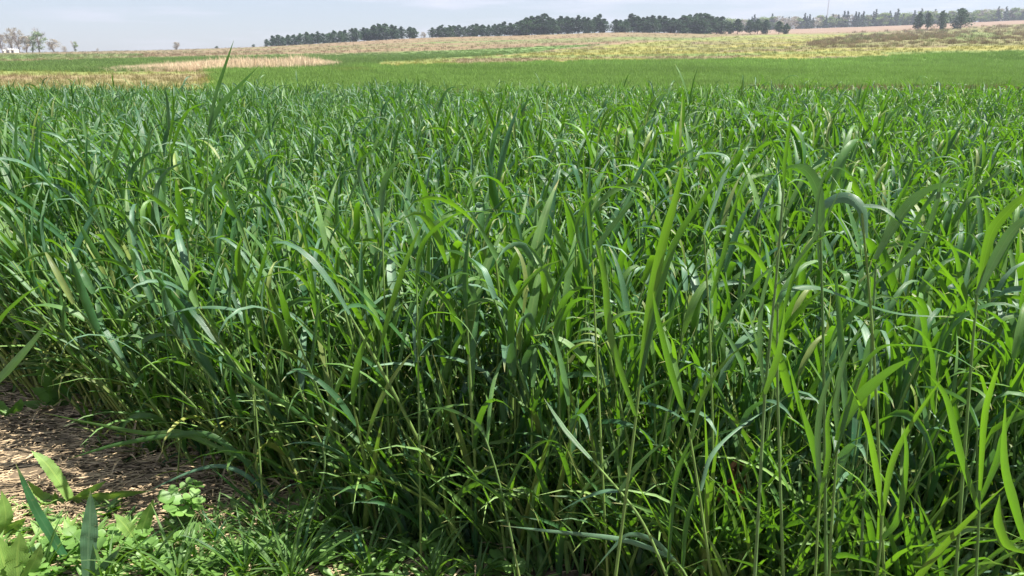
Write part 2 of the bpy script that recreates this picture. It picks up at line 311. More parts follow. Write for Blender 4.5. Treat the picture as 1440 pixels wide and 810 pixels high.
def build_ground():
    th = np.concatenate([np.linspace(-180, -50, 40)[:-1], np.linspace(-50, 50, 421), np.linspace(50, 180, 40)[1:]]) * math.pi / 180
    r = [0.05]
    while r[-1] < 3200: r.append(r[-1] * 1.022 + 0.002)
    r = np.array(r); TH, RR = np.meshgrid(th, r, indexing='ij')
    X = RR * np.sin(TH); Y = RR * np.cos(TH); Z = terrain(X, Y)
    nearf = np.clip((10 - RR) / 4, 0, 1)
    Z = Z + nearf * ((vnoise(X, Y, .35, 11) - .5) * .040 + (vnoise(X, Y, .09, 12) - .5) * .030 + (vnoise(X, Y, .04, 13) - .5) * .018)
    mound = np.exp(-(((X - 62) / 26)**2 + ((Y - 160) / 20)**2)) * 1.2
    Z = Z + np.where(Y > 60, (vnoise(X, Y, 5, 14) - .5) * .12, 0)
    cls, col = field(X, Y, Z)
    nt_, nr = X.shape
    idx = np.arange(nt_ * nr).reshape(nt_, nr)
    Fq = np.stack([idx[:-1, :-1], idx[1:, :-1], idx[1:, 1:], idx[:-1, 1:]], -1)[..., ::1].reshape(-1, 4)
    fc = cls[:-1, :-1].reshape(-1)
    V = np.stack([X, Y, Z], -1).reshape(-1, 3); Cc = col.reshape(-1, 3)
    names = {0: ('soil_ground', M_SOIL), 1: ('green_field', M_FIELD), 2: ('yellow_weedy_field', M_FIELD), 3: ('stubble_hillside', M_FIELD), 4: ('distant_stubble_field', M_FIELD)}
    for k, (nm, mt) in names.items():
        q = Fq[fc == k]
        if not len(q): continue
        u, inv = np.unique(q, return_inverse=True); q = inv.reshape(-1, 4)
        me = mesh_np(nm, V[u], q[:, ::-1].tolist(), mt, col=Cc[u]); o = link(nm, me); tag(o, kind='structure')
build_ground()

# ---------------------------------------------------------------- geometry nodes scatter (for uncountable growth only)
def scatter(name, protos, pts, rots, scl, idx, cols, label, cat):
    pc = bpy.data.collections.new(name + '_kinds')
    for i, me in enumerate(protos):
        o = bpy.data.objects.new('%s_kind_%02d' % (name, i), me); pc.objects.link(o)
    me = bpy.data.meshes.new(name); me.from_pydata(np.asarray(pts).tolist(), [], [])
    a = me.attributes.new('rot', 'FLOAT_VECTOR', 'POINT'); a.data.foreach_set('vector', np.asarray(rots, 'f').ravel())
    a = me.attributes.new('scl', 'FLOAT', 'POINT'); a.data.foreach_set('value', np.asarray(scl, 'f'))
    a = me.attributes.new('idx', 'INT', 'POINT'); a.data.foreach_set('value', np.asarray(idx, 'i'))
    if cols is not None:
        a = me.attributes.new('col', 'FLOAT_COLOR', 'POINT'); c = np.ones((len(pts), 4), 'f'); c[:, :3] = cols; a.data.foreach_set('color', c.ravel())
    o = link(name, me); tag(o, label, cat, kind='stuff')
    g = bpy.data.node_groups.new(name + '_scatter', 'GeometryNodeTree')
    g.interface.new_socket('Geometry', in_out='INPUT', socket_type='NodeSocketGeometry'); g.interface.new_socket('Geometry', in_out='OUTPUT', socket_type='NodeSocketGeometry')
    gi = g.nodes.new('NodeGroupInput'); go = g.nodes.new('NodeGroupOutput'); ip = g.nodes.new('GeometryNodeInstanceOnPoints'); ci = g.nodes.new('GeometryNodeCollectionInfo')
    ci.inputs['Collection'].default_value = pc; ci.inputs['Separate Children'].default_value = True; ci.inputs['Reset Children'].default_value = True
    ip.inputs['Pick Instance'].default_value = True
    def na(nm, ty):
        n = g.nodes.new('GeometryNodeInputNamedAttribute'); n.data_type = ty; n.inputs[0].default_value = nm; return n
    g.links.new(gi.outputs[0], ip.inputs['Points']); g.links.new(ci.outputs[0], ip.inputs['Instance'])
    g.links.new(na('idx', 'INT').outputs[0], ip.inputs['Instance Index']); g.links.new(na('rot', 'FLOAT_VECTOR').outputs[0], ip.inputs['Rotation']); g.links.new(na('scl', 'FLOAT').outputs[0], ip.inputs['Scale'])
    g.links.new(ip.outputs[0], go.inputs[0])
    md = o.modifiers.new('scatter', 'NODES'); md.node_group = g
    return o

# ---------------------------------------------------------------- rye plants
def rye_variant(seed, height=0.55, leaves=4, tall=False, wide=1.0):
    rs = random.Random(seed); pieces = []
    lean = rs.uniform(0, .16); la = rs.uniform(0, 6.28)
    hs = height * rs.uniform(.78, 1.12)
    def stem_pt(k): return Vector((math.cos(la)*lean*hs*k**1.6, math.sin(la)*lean*hs*k**1.6, hs*k))
    sp = [stem_pt(k/7) for k in range(8)]
    mb = MB(); rad = [.0031, .0030, .0029, .0028, .0027, .0025, .0021, .0014]
    rad = [q*rs.uniform(.9, 1.15) for q in rad]
    tube(mb, sp, 0, 0, 5, A=0.0, rad=rad)
    ag_ = rs.choice([.25, .5, .8, 1.0]); mb.a = [max(0, .9 - v[2]/hs*1.5) * ag_ for v in mb.v]
    pieces.append(('stem', mb))
    az = rs.uniform(0, 6.28)
    at_k = [.12, .28, .46, .64, .82, 1.0][-leaves:]
    for i, k in enumerate(at_k):
        az += math.pi + rs.uniform(-.6, .6); top = (i == leaves-1)
        Ln = rs.uniform(.13, .26) * (.78 if k > .9 else (1.0 if k > .4 else .75)); th0 = R(rs.uniform(6, 30)) if not top else R(rs.uniform(3, 28))
        bend = R(rs.choice([rs.uniform(8, 35), rs.uniform(20, 60), rs.uniform(50, 105), rs.uniform(80, 140)])) if not top else R(rs.choice([rs.uniform(10, 40), rs.uniform(50, 100), rs.uniform(80, 140), rs.uniform(110, 160)]))
        if k < .4: bend += R(25)
        p = stem_pt(k); P = [p]; n = 9; az2 = az; pw = rs.uniform(1.6, 3.6); kink = rs.random() < .18; kk = rs.uniform(.35, .65)
        for j in range(1, n+1):
            s = j/n; th = th0 + bend * (s**pw if not kink else (.2*s if s < kk else .2*kk + (s-kk)/(1-kk)*.6 + .4)); az2 += rs.uniform(-.05, .05)
            d = Vector((math.cos(az2)*math.sin(th), math.sin(az2)*math.sin(th), math.cos(th))); P.append(P[-1] + d * (Ln/n))
        m = MB(); age = 0.0
        if k < .35: age = rs.choice([0, .1, .35, .7])
        elif rs.random() < .06: age = .35
        leaf(m, P, (-math.sin(az), math.cos(az), 0), rs.uniform(.0065, .0135) * (1 if k > .4 else .85) * wide, fold=rs.uniform(.12, .42), twist=rs.uniform(-1.6, 1.6) if rs.random() < .7 else 0, A=age, wave=rs.uniform(0, .10))
        pieces.append(('leaf', m))
    return pieces
NV = 20
VAR = [rye_variant(100+i, .43, 6 if i % 3 else 5, wide=(1.0 if i < NV//2 else 1.35)) for i in range(NV)]
VAR_MESH = []
for v in VAR:
    VAR_MESH.append([(nm, m.mesh('rye_' + nm, M_STEM if nm == 'stem' else (M_LEAF if random.random() < .70 else (M_BLUE if random.random() < .7 else M_YEL)))) for nm, m in v])
def merged(v, i, keep=None):
    mb = MB(); fm = []
    for nm, m in v:
        b = len(mb.v); mb.v += m.v; mb.f += [tuple(q + b for q in f) for f in m.f]; mb.uv += m.uv; mb.a += m.a
        k = 0 if nm == 'stem' else (1 if (i*7 + len(fm)) % 5 else (2 if i % 2 else 3)); fm += [k] * len(m.f)
    me = mb.mesh('rye_plant_mesh', None)
    for x in (M_STEM, M_LEAF, M_BLUE, M_YEL): me.materials.append(x)
    me.polygons.foreach_set('material_index', fm); return me
VAR_MERGED = [merged(v, i) for i, v in enumerate(VAR)]

# edge of the sown plot on the ground, from left to right
EDGE = [gp(-260, 500), gp(0, 552), gp(110, 590), gp(220, 650), gp(330, 698), gp(440, 738), gp(560, 762), gp(780, 800)]
EX = [p.x for p in EDGE] + [.25, .45, .8, 1.6]; EY = [p.y for p in EDGE] + [1.22, 1.10, 1.02, .95]
def edge_y(x): return float(np.interp(x, EX, EY)) if x > EX[0] else EY[0] + (EX[0]-x)*.4
YEND = 11.0
pts = []
dens = 760
cell = 1/math.sqrt(dens)
x = -8.5
rs = random.Random(5)
while x < 8.5:
    y = 0.85
    while y < YEND + .3:
        X = x + rs.uniform(-.6, .6)*cell; Y = y + rs.uniform(-.6, .6)*cell
        if Y > edge_y(X) + rs.uniform(0, .06) and Y < YEND + mn.noise(Vector((X*.8, 3.1, 0)))*.9 + rs.uniform(-.2, .2) and abs(X) < Y*.74 + .9:
            cl = mn.noise(Vector((X*3.2, Y*3.2, 3.3)))
            keep = (.72 + cl*.5) * ((1.25 if X < -.25 else 1.6) if Y - edge_y(X) < .5 else 1.0)
            if Y > 5: keep *= .85
            if rs.random() < keep: pts.append((X, Y))
        y += cell
    x += cell
def plant_xf(X, Y):
    rs_ = random.Random(int(X*9973) * 31 + int(Y*7919))
    h = 1.0 + mn.noise(Vector((X*1.1, Y*1.1, 9)))*.22 + rs_.gauss(0, .10)
    if rs_.random() < .045: h *= 1.16
    h *= np.interp(Y, [2, 4.5, 11], [1.04, 1.0, .86])
    ed = Y - edge_y(X)
    lx = rs_.gauss(0, .07); ly = rs_.gauss(0, .07)
    if ed < .5 and X < .3: k = (1 - ed/.5); lx += (-.17*k if X < -.2 else -.08*k); ly -= .13*k
    if X < -.4 and Y < 4: lx -= .10
    # tilt (top moves to lx, ly)
    return h, (-ly, lx, rs_.uniform(0, 6.28)), (rs_.randrange(NV//2) + (NV//2 if rs_.random() < float(np.interp(X, [-1.2, -.2, .6], [.10, .35, .75])) else 0))
def vis(X, Y):
    px, py = proj(X, Y, .35); return -60 < px < 1500
pts.sort(key=lambda p: math.hypot(p[0], p[1]) + (0 if vis(*p) else 100))
NEAR_N = 262
near_pts = pts[:NEAR_N]; far_pts = pts[NEAR_N:]
EMP_GROUP = 'rye plants growing in the plot'
MARKS = [(60, 640, 'the pale left edge blade'), (180, 640, 'the bare soil corner'), (300, 680, 'the bowed plant'), (400, 700, 'the bowed plant foot'),
    (470, 730, 'the dark clover'), (560, 740, 'the gap between clovers'), (640, 740, 'the bright clover rosette'), (720, 740, 'the leftward arching leaf'), (800, 745, 'the pale flat leaf'),
    (880, 745, 'the pale crossing blade'), (950, 750, 'the broadest translucent blade'), (1020, 760, 'the dead brown stalk'), (1075, 770, 'the thick straight stalk'), (1150, 780, 'the rightmost-leaning blue blade'),
    (1200, 780, 'the broad dull leaf'), (1250, 790, 'the bright V blades'), (1310, 790, 'the gap past the V'), (1380, 790, 'the corner spear blades'), (1450, 800, 'the right picture edge')]
def near_label(X, Y, h):
    px, py = proj(X, Y, 0.0); m = min(MARKS, key=lambda q: abs(q[0]-px) + .5*abs(q[1]-py))
    sz = 'short' if h < .92 else ('tall' if h > 1.1 else 'mid-height')
    d = 'left of' if px < m[0] - 14 else ('right of' if px > m[0] + 14 else 'beside')
    return sz + ' rye plant ' + ('set back, ' if py < m[1] - 60 else '') + d + ' ' + m[2], abs(px - m[0]) + .5*abs(py - m[1])
ORD = 'nearest second third fourth fifth sixth seventh eighth ninth tenth eleventh twelfth thirteenth fourteenth fifteenth sixteenth seventeenth eighteenth nineteenth twentieth'.split()
def near_labels():
    d = {}
    for i, (X, Y) in enumerate(near_pts):
        l, q = near_label(X, Y, plant_xf(X, Y)[0]); d.setdefault(l, []).append((q, i))
    o = {}
    for l, v in d.items():
        for k, (q, i) in enumerate(sorted(v)): o[i] = l if len(v) == 1 else (ORD[k] + '-closest ' if k else 'closest ') + l
    return o
def euler_tilt(rx, ry, rz): return (Matrix.Rotation(ry, 3, 'Y') @ Matrix.Rotation(rx, 3, 'X') @ Matrix.Rotation(rz, 3, 'Z')).to_euler()
NLAB = near_labels()
for ii_, (X, Y) in enumerate(near_pts):
    h, (rx, ry, rz), vi = plant_xf(X, Y)
    lab = NLAB[ii_]
    o = thing('rye_plant', lab, 'grain plant', (X, Y, -.005), EMP_GROUP); o.rotation_euler = euler_tilt(rx, ry, rz); o.scale = (h, h, h)
    for nm, me in VAR_MESH[vi]: link(nm, me, o)
P3 = []; RT = []; SC = []; IX = []
for (X, Y) in far_pts:
    h, r_, vi = plant_xf(X, Y); P3.append((X, Y, -.005)); RT.append(tuple(euler_tilt(*r_))); SC.append(h); IX.append(vi)
scatter('rye_crop', VAR_MERGED, P3, RT, SC, IX, None, 'dense blue-green rye crop filling the plot behind the front plants', 'crop')

# ---------------------------------------------------------------- the plants of the photograph that stand out
def hero_leaf(parent, pl, Y, wpx, mat, tiltdeg=35, fold=.22, base=.55, twist=0.0, age=0.0):
    """pl: (px, py[, dY]) from the collar to the tip"""
    P0 = [at(q[0], q[1], Y) for q in pl]; arc = [0]
    for i in range(1, len(P0)): arc.append(arc[-1] + (P0[i]-P0[i-1]).length)
    sg = -1 if random.random() < .8 else 1; reach = min(.14, arc[-1]*random.uniform(.35, .6)) * sg
    if P0[0].z < .25: reach *= .3
    P = [at(q[0], q[1], Y + reach*(k/arc[-1])**1.3) for q, k in zip(pl, arc)]
    C = catmull(P, 5 if len(P) > 3 else 7)
    wid = .70 * wpx * (.82 if mat is M_YEL else 1) * (C[len(C)//3] - Vector((0, 0, H))).length / F
    tv = C[-1] - C[0]; tv.z = 0; s = Vector((-tv.y, tv.x, 0)).normalized(); s = s if s.x > 0 else -s
    t = (C[1] - C[0]).normalized(); view = (C[0] - Vector((0, 0, H))).normalized(); s2 = t.cross(view).normalized(); s2 = s2 if s2.x > 0 else -s2
    k2 = .8 if (wpx >= 15 and P0[-1].z < max(p.z for p in P0) - .01) or P0[0].z < .3 else .35
    s = (s*(1-k2) + s2*k2).normalized(); wid /= max(.6, abs(s.dot(s2)))
    mb = MB(); org = parent.location.copy(); C = [c - org for c in C]
    leaf(mb, C, s, min(wid, .020), fold=fold, twist=twist + random.uniform(-.5, .5), A=age, base=base, wave=.09)
    return link('leaf', mb.mesh('rye_leaf', mat), parent)
def hero(label, Y, stem, leaves, rad=.0024, mat=None, w=None):
    """stem: pixels from low to high; the foot is carried straight down to the soil"""
    P = [at(p[0], p[1], Y + (p[2] if len(p) > 2 else 0)) for p in stem]
    if P[0].z > .02:
        d = (P[0] - P[1]); d = d / max(.001, -d.z) if d.z < -.001 else Vector((0, 0, -1)); d.x = max(-.35, min(.35, d.x)); d.y = max(-.3, min(.3, d.y)); d.z = -1
        base = P[0] + d * P[0].z; P = [base] + P
    o = thing('rye_plant', label, 'grain plant', (P[0].x, P[0].y, 0), 'standout rye plants at the front of the plot')
    C = [c - o.location for c in catmull(P, 6)]; n_ = len(C)
    for _ in range(30): C = [C[0]] + [C[i]*.5 + (C[i-1] + C[i+1])*.25 for i in range(1, n_-1)] + [C[-1]]
    mb = MB(); tube(mb, C, rad, rad*.55, 7); mb.a = [max(0, .5 - v[2]*3) for v in mb.v]; link('stem', mb.mesh('rye_stem', M_STEM), o)
    for L_ in leaves: hero_leaf(o, L_[0], Y, L_[1], L_[2], *(L_[3:] if len(L_) > 3 else ()))
    return o
G, B_, Yl = M_LEAF, M_BLUE, M_YEL
hero('tall rye shoot at the left whose two narrow blades rise above the skyline', 1.75, [(292, 430), (290, 300), (293, 190)],
     [([(293, 190), (302, 140), (316, 95), (329, 56)], 6.5, B_, 20), ([(293, 185), (310, 150), (333, 125), (365, 92)], 9, B_, 20), ([(291, 260), (278, 215), (262, 180), (235, 168)], 6, G)], .0020)
hero('rye shoot with a pair of upright dark blades left of the tallest shoot', 2.0, [(240, 400), (240, 250), (238, 180)],
     [([(238, 185), (236, 150), (231, 118)], 6, B_, 20), ([(238, 200), (244, 160), (242, 122)], 5, G, 20), ([(240, 215), (262, 160), (296, 142)], 6, G, 20)], .0020)
hero('rye plant with long grey-green blade slanting up right in the left crop', 1.55, [(262, 500), (272, 360), (284, 285)],
     [([(284, 285), (300, 258), (337, 219), (372, 182), (406, 150)], 7.5, B_, 20), ([(275, 340), (240, 300), (200, 270), (160, 265)], 7, G, 30)], .0020)
hero('rye plant with a broad yellow-green cupped leaf lit from behind near the left centre', 1.45, [(360, 620), (352, 500), (345, 415)],
     [([(346, 415), (338, 385), (336, 355), (342, 332)], 17, Yl, 25, .45, .7), ([(350, 460), (362, 400), (376, 350), (386, 320)], 7, G)], .0024)
hero('rye plant with bright folded leaf hanging right of the cupped yellow leaf', 1.4, [(466, 640), (462, 520), (452, 455)],
     [([(452, 455), (440, 415), (418, 388), (395, 384), (362, 396, .02), (335, 425, .03)], 9, Yl, 40), ([(455, 480), (440, 400), (428, 330), (415, 290)], 7, G)], .0022)
hero('rye plant with a thin pale leaf arching out to the left over the crop', 1.35, [(365, 640), (358, 540), (345, 455)],
     [([(345, 455), (336, 437), (300, 431), (262, 434), (225, 446), (168, 475)], 7.5, B_, 45), ([(350, 490), (342, 420), (352, 370), (362, 330)], 6, G)], .0020)
hero('rye plant at the left edge with one pale blade pointing up right above the soil', 1.45, [(-60, 640), (-40, 580), (-8, 540)],
     [([(-8, 542), (12, 520), (40, 488), (72, 448)], 13, B_, 15), ([(-30, 570), (-10, 470), (30, 420), (80, 390)], 8, G)], .0022)
hero('rye plant bowed down to the left with long leaves reaching over the bare soil', 1.45, [(408, 740), (380, 690), (352, 652)],
     [([(352, 650), (310, 632), (253, 609), (205, 610), (130, 596), (58, 580)], 13, Yl, 30), ([(354, 655), (300, 615), (250, 612), (163, 626), (94, 646)], 12, G, 35), ([(375, 690), (335, 640), (300, 618), (252, 596)], 7, G, 30),
      ([(398, 715), (368, 712), (334, 690), (289, 650)], 8, G, 30), ([(400, 718), (340, 665), (285, 658), (198, 695)], 8, B_, 35)], .0022)
hero('rye plant with short dark blue-green leaf and light slanting blade, upper middle', 1.35, [(545, 560), (540, 400), (537, 300)],
     [([(537, 300), (540, 262), (552, 236), (572, 214)], 13, B_, 20), ([(538, 330), (505, 240), (532, 206), (582, 150)], 8, B_, 25)], .0024)
hero('rye plant with dark curved leaf sweeping over to the right in mid crop', 1.25, [(590, 640), (588, 500), (586, 400)],
     [([(586, 400), (595, 345), (630, 310), (660, 298), (700, 300)], 12, G, 20), ([(588, 470), (599, 415), (630, 390), (664, 388), (716, 424)], 9, B_, 45), ([(590, 500), (594, 450), (625, 440), (652, 456), (674, 490)], 9, Yl, 45)], .0025)
hero('rye plant with thin upright stalk and blue-grey blade left of the biggest blade', 1.15, [(846, 640), (838, 480), (833, 365)],
     [([(833, 365), (828, 310), (822, 255), (820, 205)], 8, G, 20), ([(834, 362), (848, 338), (872, 305), (905, 262)], 10, B_, 20), ([(836, 400), (812, 320), (840, 272), (870, 264), (898, 275), (945, 308)], 10, G, 35)], .0025)
hero('rye plant with the broadest upright translucent blade right of the centre', .92, [(880, 700), (893, 600), (900, 540)],
     [([(900, 540), (915, 430), (932, 345), (950, 280), (962, 220)], 24, Yl, 25, .25, .5), ([(899, 545), (940, 370), (990, 280), (1062, 188)], 15, G, 25), ([(895, 590), (860, 480), (850, 390), (832, 320)], 13, G, 30)], .0028)
hero('tall rye plant with a pale arching leaf crest against the upper right crop', 1.12, [(1003, 640), (1000, 470), (990, 330)],
     [([(990, 330), (1018, 250), (1024, 222), (1000, 214), (975, 222), (930, 258)], 8, B_, 45), ([(1000, 420), (1020, 350), (1030, 300), (1055, 235)], 9, G)], .0024)
hero('tall rye plant with a thick straight stalk rising from the bottom edge right of centre', .88, [(1062, 800), (1072, 640), (1074, 545), (1092, 410), (1102, 265)],
     [([(1102, 265), (1104, 225), (1112, 170), (1120, 140)], 7, G, 20), ([(1074, 545), (1068, 480), (1074, 410), (1098, 345)], 9, B_), ([(1073, 560), (1088, 520), (1098, 480), (1104, 430)], 12, G, 40), ([(1094, 400), (1150, 330), (1184, 262)], 7, B_, 25)], .0027)
hero('rye plant with a broad blue-green leaf arched like a hook at the upper right', .95, [(1160, 640), (1158, 450), (1153, 300)],
     [([(1156, 335), (1151, 275), (1133, 240), (1103, 239), (1078, 270), (1060, 330)], 21, B_, 20, .2, .35), ([(1153, 380), (1148, 310), (1155, 258), (1175, 236), (1205, 256), (1230, 305)], 6, B_, 55)], .0027)
hero('rye plant with a broad dusty blue leaf bent down left below the hooked leaf', .98, [(1236, 640), (1228, 450), (1212, 300)],
     [([(1218, 335), (1211, 292), (1186, 277), (1157, 290), (1134, 322), (1109, 364)], 20, B_, 20, .2, .35), ([(1214, 290), (1243, 296), (1278, 322), (1330, 332)], 9, G, 45)], .0027)
hero('rye plant with dark blue leaf rising to a folded tip at far right', 1.0, [(1222, 560), (1228, 440), (1232, 370)],
     [([(1232, 365), (1255, 325), (1275, 295), (1300, 272), (1330, 262), (1368, 270)], 17, B_, 15, .2, .5), ([(1230, 400), (1290, 350), (1316, 290), (1324, 240)], 8, B_, 25)], .0025)
hero('rye plant at the right edge with a yellow-green leaf above a grey-blue one', .92, [(1356, 640), (1366, 500), (1374, 415)],
     [([(1376, 410), (1392, 335), (1415, 300), (1448, 276), (1480, 300)], 20, Yl, 20, .2, .5), ([(1374, 415), (1402, 360), (1424, 325), (1450, 308), (1490, 330)], 17, B_, 20, .2, .5), ([(1370, 450), (1352, 400), (1340, 350), (1300, 320)], 8, G)], .0027)
hero('rye plant with one very long flat leaf lying to the right across the right side', .95, [(1096, 640), (1092, 520), (1094, 425)],
     [([(1094, 425), (1106, 408), (1150, 403), (1209, 424), (1268, 441), (1342, 446)], 12, G, 35, .2, .6), ([(1094, 470), (1120, 380), (1150, 340), (1190, 320)], 9, G)], .0025)
hero('rye plant with broad dull leaf slanting under an arched leaf at lower right', .86, [(1166, 800), (1172, 700), (1178, 622)],
     [([(1178, 620), (1198, 578), (1224, 547), (1254, 521), (1290, 500)], 20, G, 25, .22, .5), ([(1176, 640), (1204, 540), (1234, 495), (1266, 486), (1330, 496), (1398, 536)], 11, G, 40), ([(1178, 610), (1176, 560), (1190, 500), (1224, 440)], 11, B_, 30)], .0025)
hero('rye plant with two bright spear blades forming a tall V at the lower right', .86, [(1232, 820), (1238, 770), (1241, 725)],
     [([(1241, 725), (1230, 655), (1216, 590), (1192, 535)], 14, Yl, 30), ([(1242, 722), (1254, 655), (1282, 597), (1342, 508)], 13, Yl, 30), ([(1238, 760), (1262, 730), (1274, 650), (1270, 590)], 10, G)], .0025)
hero('rye plant with a narrow upright stalk and steep blades at the lower right corner', .86, [(1372, 820), (1376, 750), (1378, 690)],
     [([(1378, 690), (1384, 590), (1396, 540), (1408, 505)], 12, Yl, 30), ([(1376, 720), (1350, 640), (1330, 560), (1300, 520)], 11, G), ([(1378, 705), (1402, 650), (1412, 610), (1436, 560)], 10, G)], .0024)
hero('short rye plant with spear leaves cut by the right edge of the picture', .82, [(1452, 830), (1448, 790), (1440, 760)],
     [([(1440, 760), (1424, 705), (1412, 650), (1414, 560)], 14, G, 25), ([(1446, 780), (1416, 770), (1404, 735), (1406, 696)], 13, Yl, 30)], .0024)
hero('rye plant with blue blade leaning right, just right of the thick straight stalk', .9, [(1146, 820), (1150, 740), (1154, 680)],
     [([(1154, 680), (1140, 620), (1122, 565), (1105, 494)], 13, G, 30), ([(1153, 690), (1150, 610), (1160, 550), (1186, 494)], 11, B_, 25), ([(1153, 700), (1165, 640), (1164, 590), (1180, 530)], 9, G)], .0024)
hero('rye plant with a narrow dark blade leaning left below the broadest translucent blade', .9, [(1000, 810), (985, 700), (968, 600)],
     [([(968, 600), (945, 530), (925, 450), (918, 410)], 12, G, 25), ([(972, 620), (990, 560), (1030, 500), (1080, 470)], 11, G, 25), ([(985, 690), (1000, 640), (1040, 600), (1108, 558)], 9, B_, 30)], .0025)
hero('rye plant bent across the lower middle with a pale blade crossing its stalk', .95, [(935, 800), (905, 728), (870, 690), (834, 648)],
     [([(834, 648), (800, 610), (782, 585), (765, 560)], 9, G, 25), ([(940, 790), (948, 690), (962, 640), (985, 600)], 9, G, 20), ([(872, 692), (900, 655), (925, 630), (955, 606)], 11, B_, 20), ([(870, 690), (845, 690), (815, 702), (782, 722)], 9, B_, 20)], .0025)
hero('low rye plant at the bottom edge with a pale leaf lying flat to the left', .98, [(975, 830), (962, 800), (945, 785)],
     [([(945, 785), (905, 768), (860, 757), (770, 747), (703, 739)], 10, B_, 35), ([(950, 790), (920, 762), (885, 753), (862, 772), (832, 806)], 11, B_, 30), ([(960, 800), (965, 740), (980, 690), (1000, 660)], 9, G)], .0024)
hero('rye plant with a pale leaf arching left over shaded stalks in the lower middle', 1.15, [(720, 760), (700, 660), (682, 615)],
     [([(682, 615), (668, 596), (630, 577), (600, 577), (545, 596)], 8, B_, 40), ([(685, 625), (690, 560), (700, 520), (720, 480)], 8, G), ([(712, 690), (740, 640), (775, 620), (812, 645)], 8, G, 45)], .0024)
hero('rye plant with a long leaf slanting down right in the lower left of the crop', 1.3, [(440, 720), (470, 640), (440, 600)],
     [([(440, 600), (410, 575), (365, 545), (330, 520), (270, 490)], 9, G, 30), ([(455, 640), (470, 560), (490, 510), (500, 460)], 8, G)], .0024)
# ---------------------------------------------------------------- soil litter, clods
def litter(name, n, mat, label, cat, reg, ln=(.02, .09), wd=(.0012, .004), lift=.010):
    rs = random.Random(31); mb = MB()
    for _ in range(n):
        X, Y = reg(rs); a = rs.gauss(.12, .38) if rs.random() < .75 else rs.uniform(0, 6.3); l = rs.uniform(*ln)*.5; w_ = rs.uniform(*wd)*.5
        z = rs.uniform(.004, lift+.006); t = rs.uniform(-.15, .15); b = rs.uniform(-.25, .25); d = Vector((math.cos(a), math.sin(a), t)); s = Vector((-math.sin(a), math.cos(a), rs.uniform(-.4, .4)))
        c = Vector((X, Y, z)); P = [c - d*l + s*b*l*.5, c, c + d*l + s*b*l*.5]
        V = []
        for p in P: V += [p - s*w_, p + s*w_*.0 + Vector((0, 0, w_*.9)), p + s*w_]
        mb.add(V, [(0, 1, 4, 3), (1, 2, 5, 4), (3, 4, 7, 6), (4, 5, 8, 7)])
    return tag(link(name, mb.mesh(name, mat, smooth=False)), label, cat, kind='stuff')
def reg_front(rs):
    Y = .9 + 1.6 * rs.random(); return rs.uniform(-1.0, .75) * Y, Y
def reg_soil(rs):
    if rs.random() < .25: return reg_front(rs)
    Y = 1.15 + 1.0 * rs.random(); return rs.uniform(-.78, -.1) * Y, Y
litter('straw_litter', 17000, M_STRAW, 'dry straw and dead stalk bits matted over the bare soil at the lower left', 'plant litter', reg_soil, ln=(.008, .045), wd=(.0010, .0034), lift=.012)
M_DARKBITS = plain('weathered_straw', (0.13, 0.095, 0.065), nscale=22, var=0.6)
litter('weathered_litter', 9000, M_DARKBITS, 'dark weathered plant bits mixed into the straw on the soil', 'plant litter', reg_soil, ln=(.008, .04), wd=(.0012, .004), lift=.009)
def clods():
    rs = random.Random(3); mb = MB()
    for _ in range(1500):
        X, Y = reg_front(rs); s = rs.uniform(.003, .011); c = Vector((X, Y, s*.3))
        V = [c + Vector((rs.uniform(.6, 1.2)*x*s, rs.uniform(.6, 1.2)*y*s, rs.uniform(.5, 1)*z*s)) for x, y, z in ((1,0,0),(.3,.9,0),(-.8,.5,0),(-.8,-.5,0),(.3,-.9,0),(.2,.1,1),(-.1,0,-1))]
        mb.add(V, [(0,1,5),(1,2,5),(2,3,5),(3,4,5),(4,0,5),(1,0,6),(2,1,6),(3,2,6),(4,3,6),(0,4,6)])
    tag(link('soil_clods', mb.mesh('soil_clods', M_CLOD, smooth=False)), 'small brown crumbs of soil among the straw at the lower left', 'soil', kind='stuff')
clods()
M_FLAKE = plain('rotted_leaf_bits', (0.27, 0.20, 0.12), nscale=25, var=0.5)
litter('leaf_litter', 4500, M_FLAKE, 'flat rotted leaf flakes and short stalk bits lying on the soil', 'plant litter', reg_front, ln=(.006, .022), wd=(.003, .008), lift=.006)

# ---------------------------------------------------------------- clover, broadleaf weeds, grass tufts at the front
def trifol(seed, sz=.014):
    rs = random.Random(seed); mb = MB()
    for k in range(3):
        a = k * 2.094 + rs.uniform(-.15, .15); d = Vector((math.cos(a), math.sin(a), rs.uniform(.0, .45))).normalized(); s = Vector((-math.sin(a), math.cos(a), 0)); n = d.cross(s); l = sz * rs.uniform(.9, 1.2)
        V = []; UV = []
        prof = [(0, .05), (.3, .42), (.6, .56), (.85, .48), (1.0, .22)]
        for (t, wv) in prof:
            c = d * (l*(t+.08)) + n * (l*.12*math.sin(t*3)); V += [c - s*l*wv - n*(-l*.12), c, c + s*l*wv - n*(-l*.12)]; UV += [(0, t), (.5, t), (1, t)]
        V[-2] = V[-2] - d*l*.08
        mb.add(V, [q for i in range(4) for q in ((i*3, i*3+1, i*3+4, i*3+3), (i*3+1, i*3+2, i*3+5, i*3+4))], UV)
    return mb
TRI = [trifol(i, .014 + .002*(i % 3)).mesh('clover_leaf', M_CLOVER) for i in range(6)]
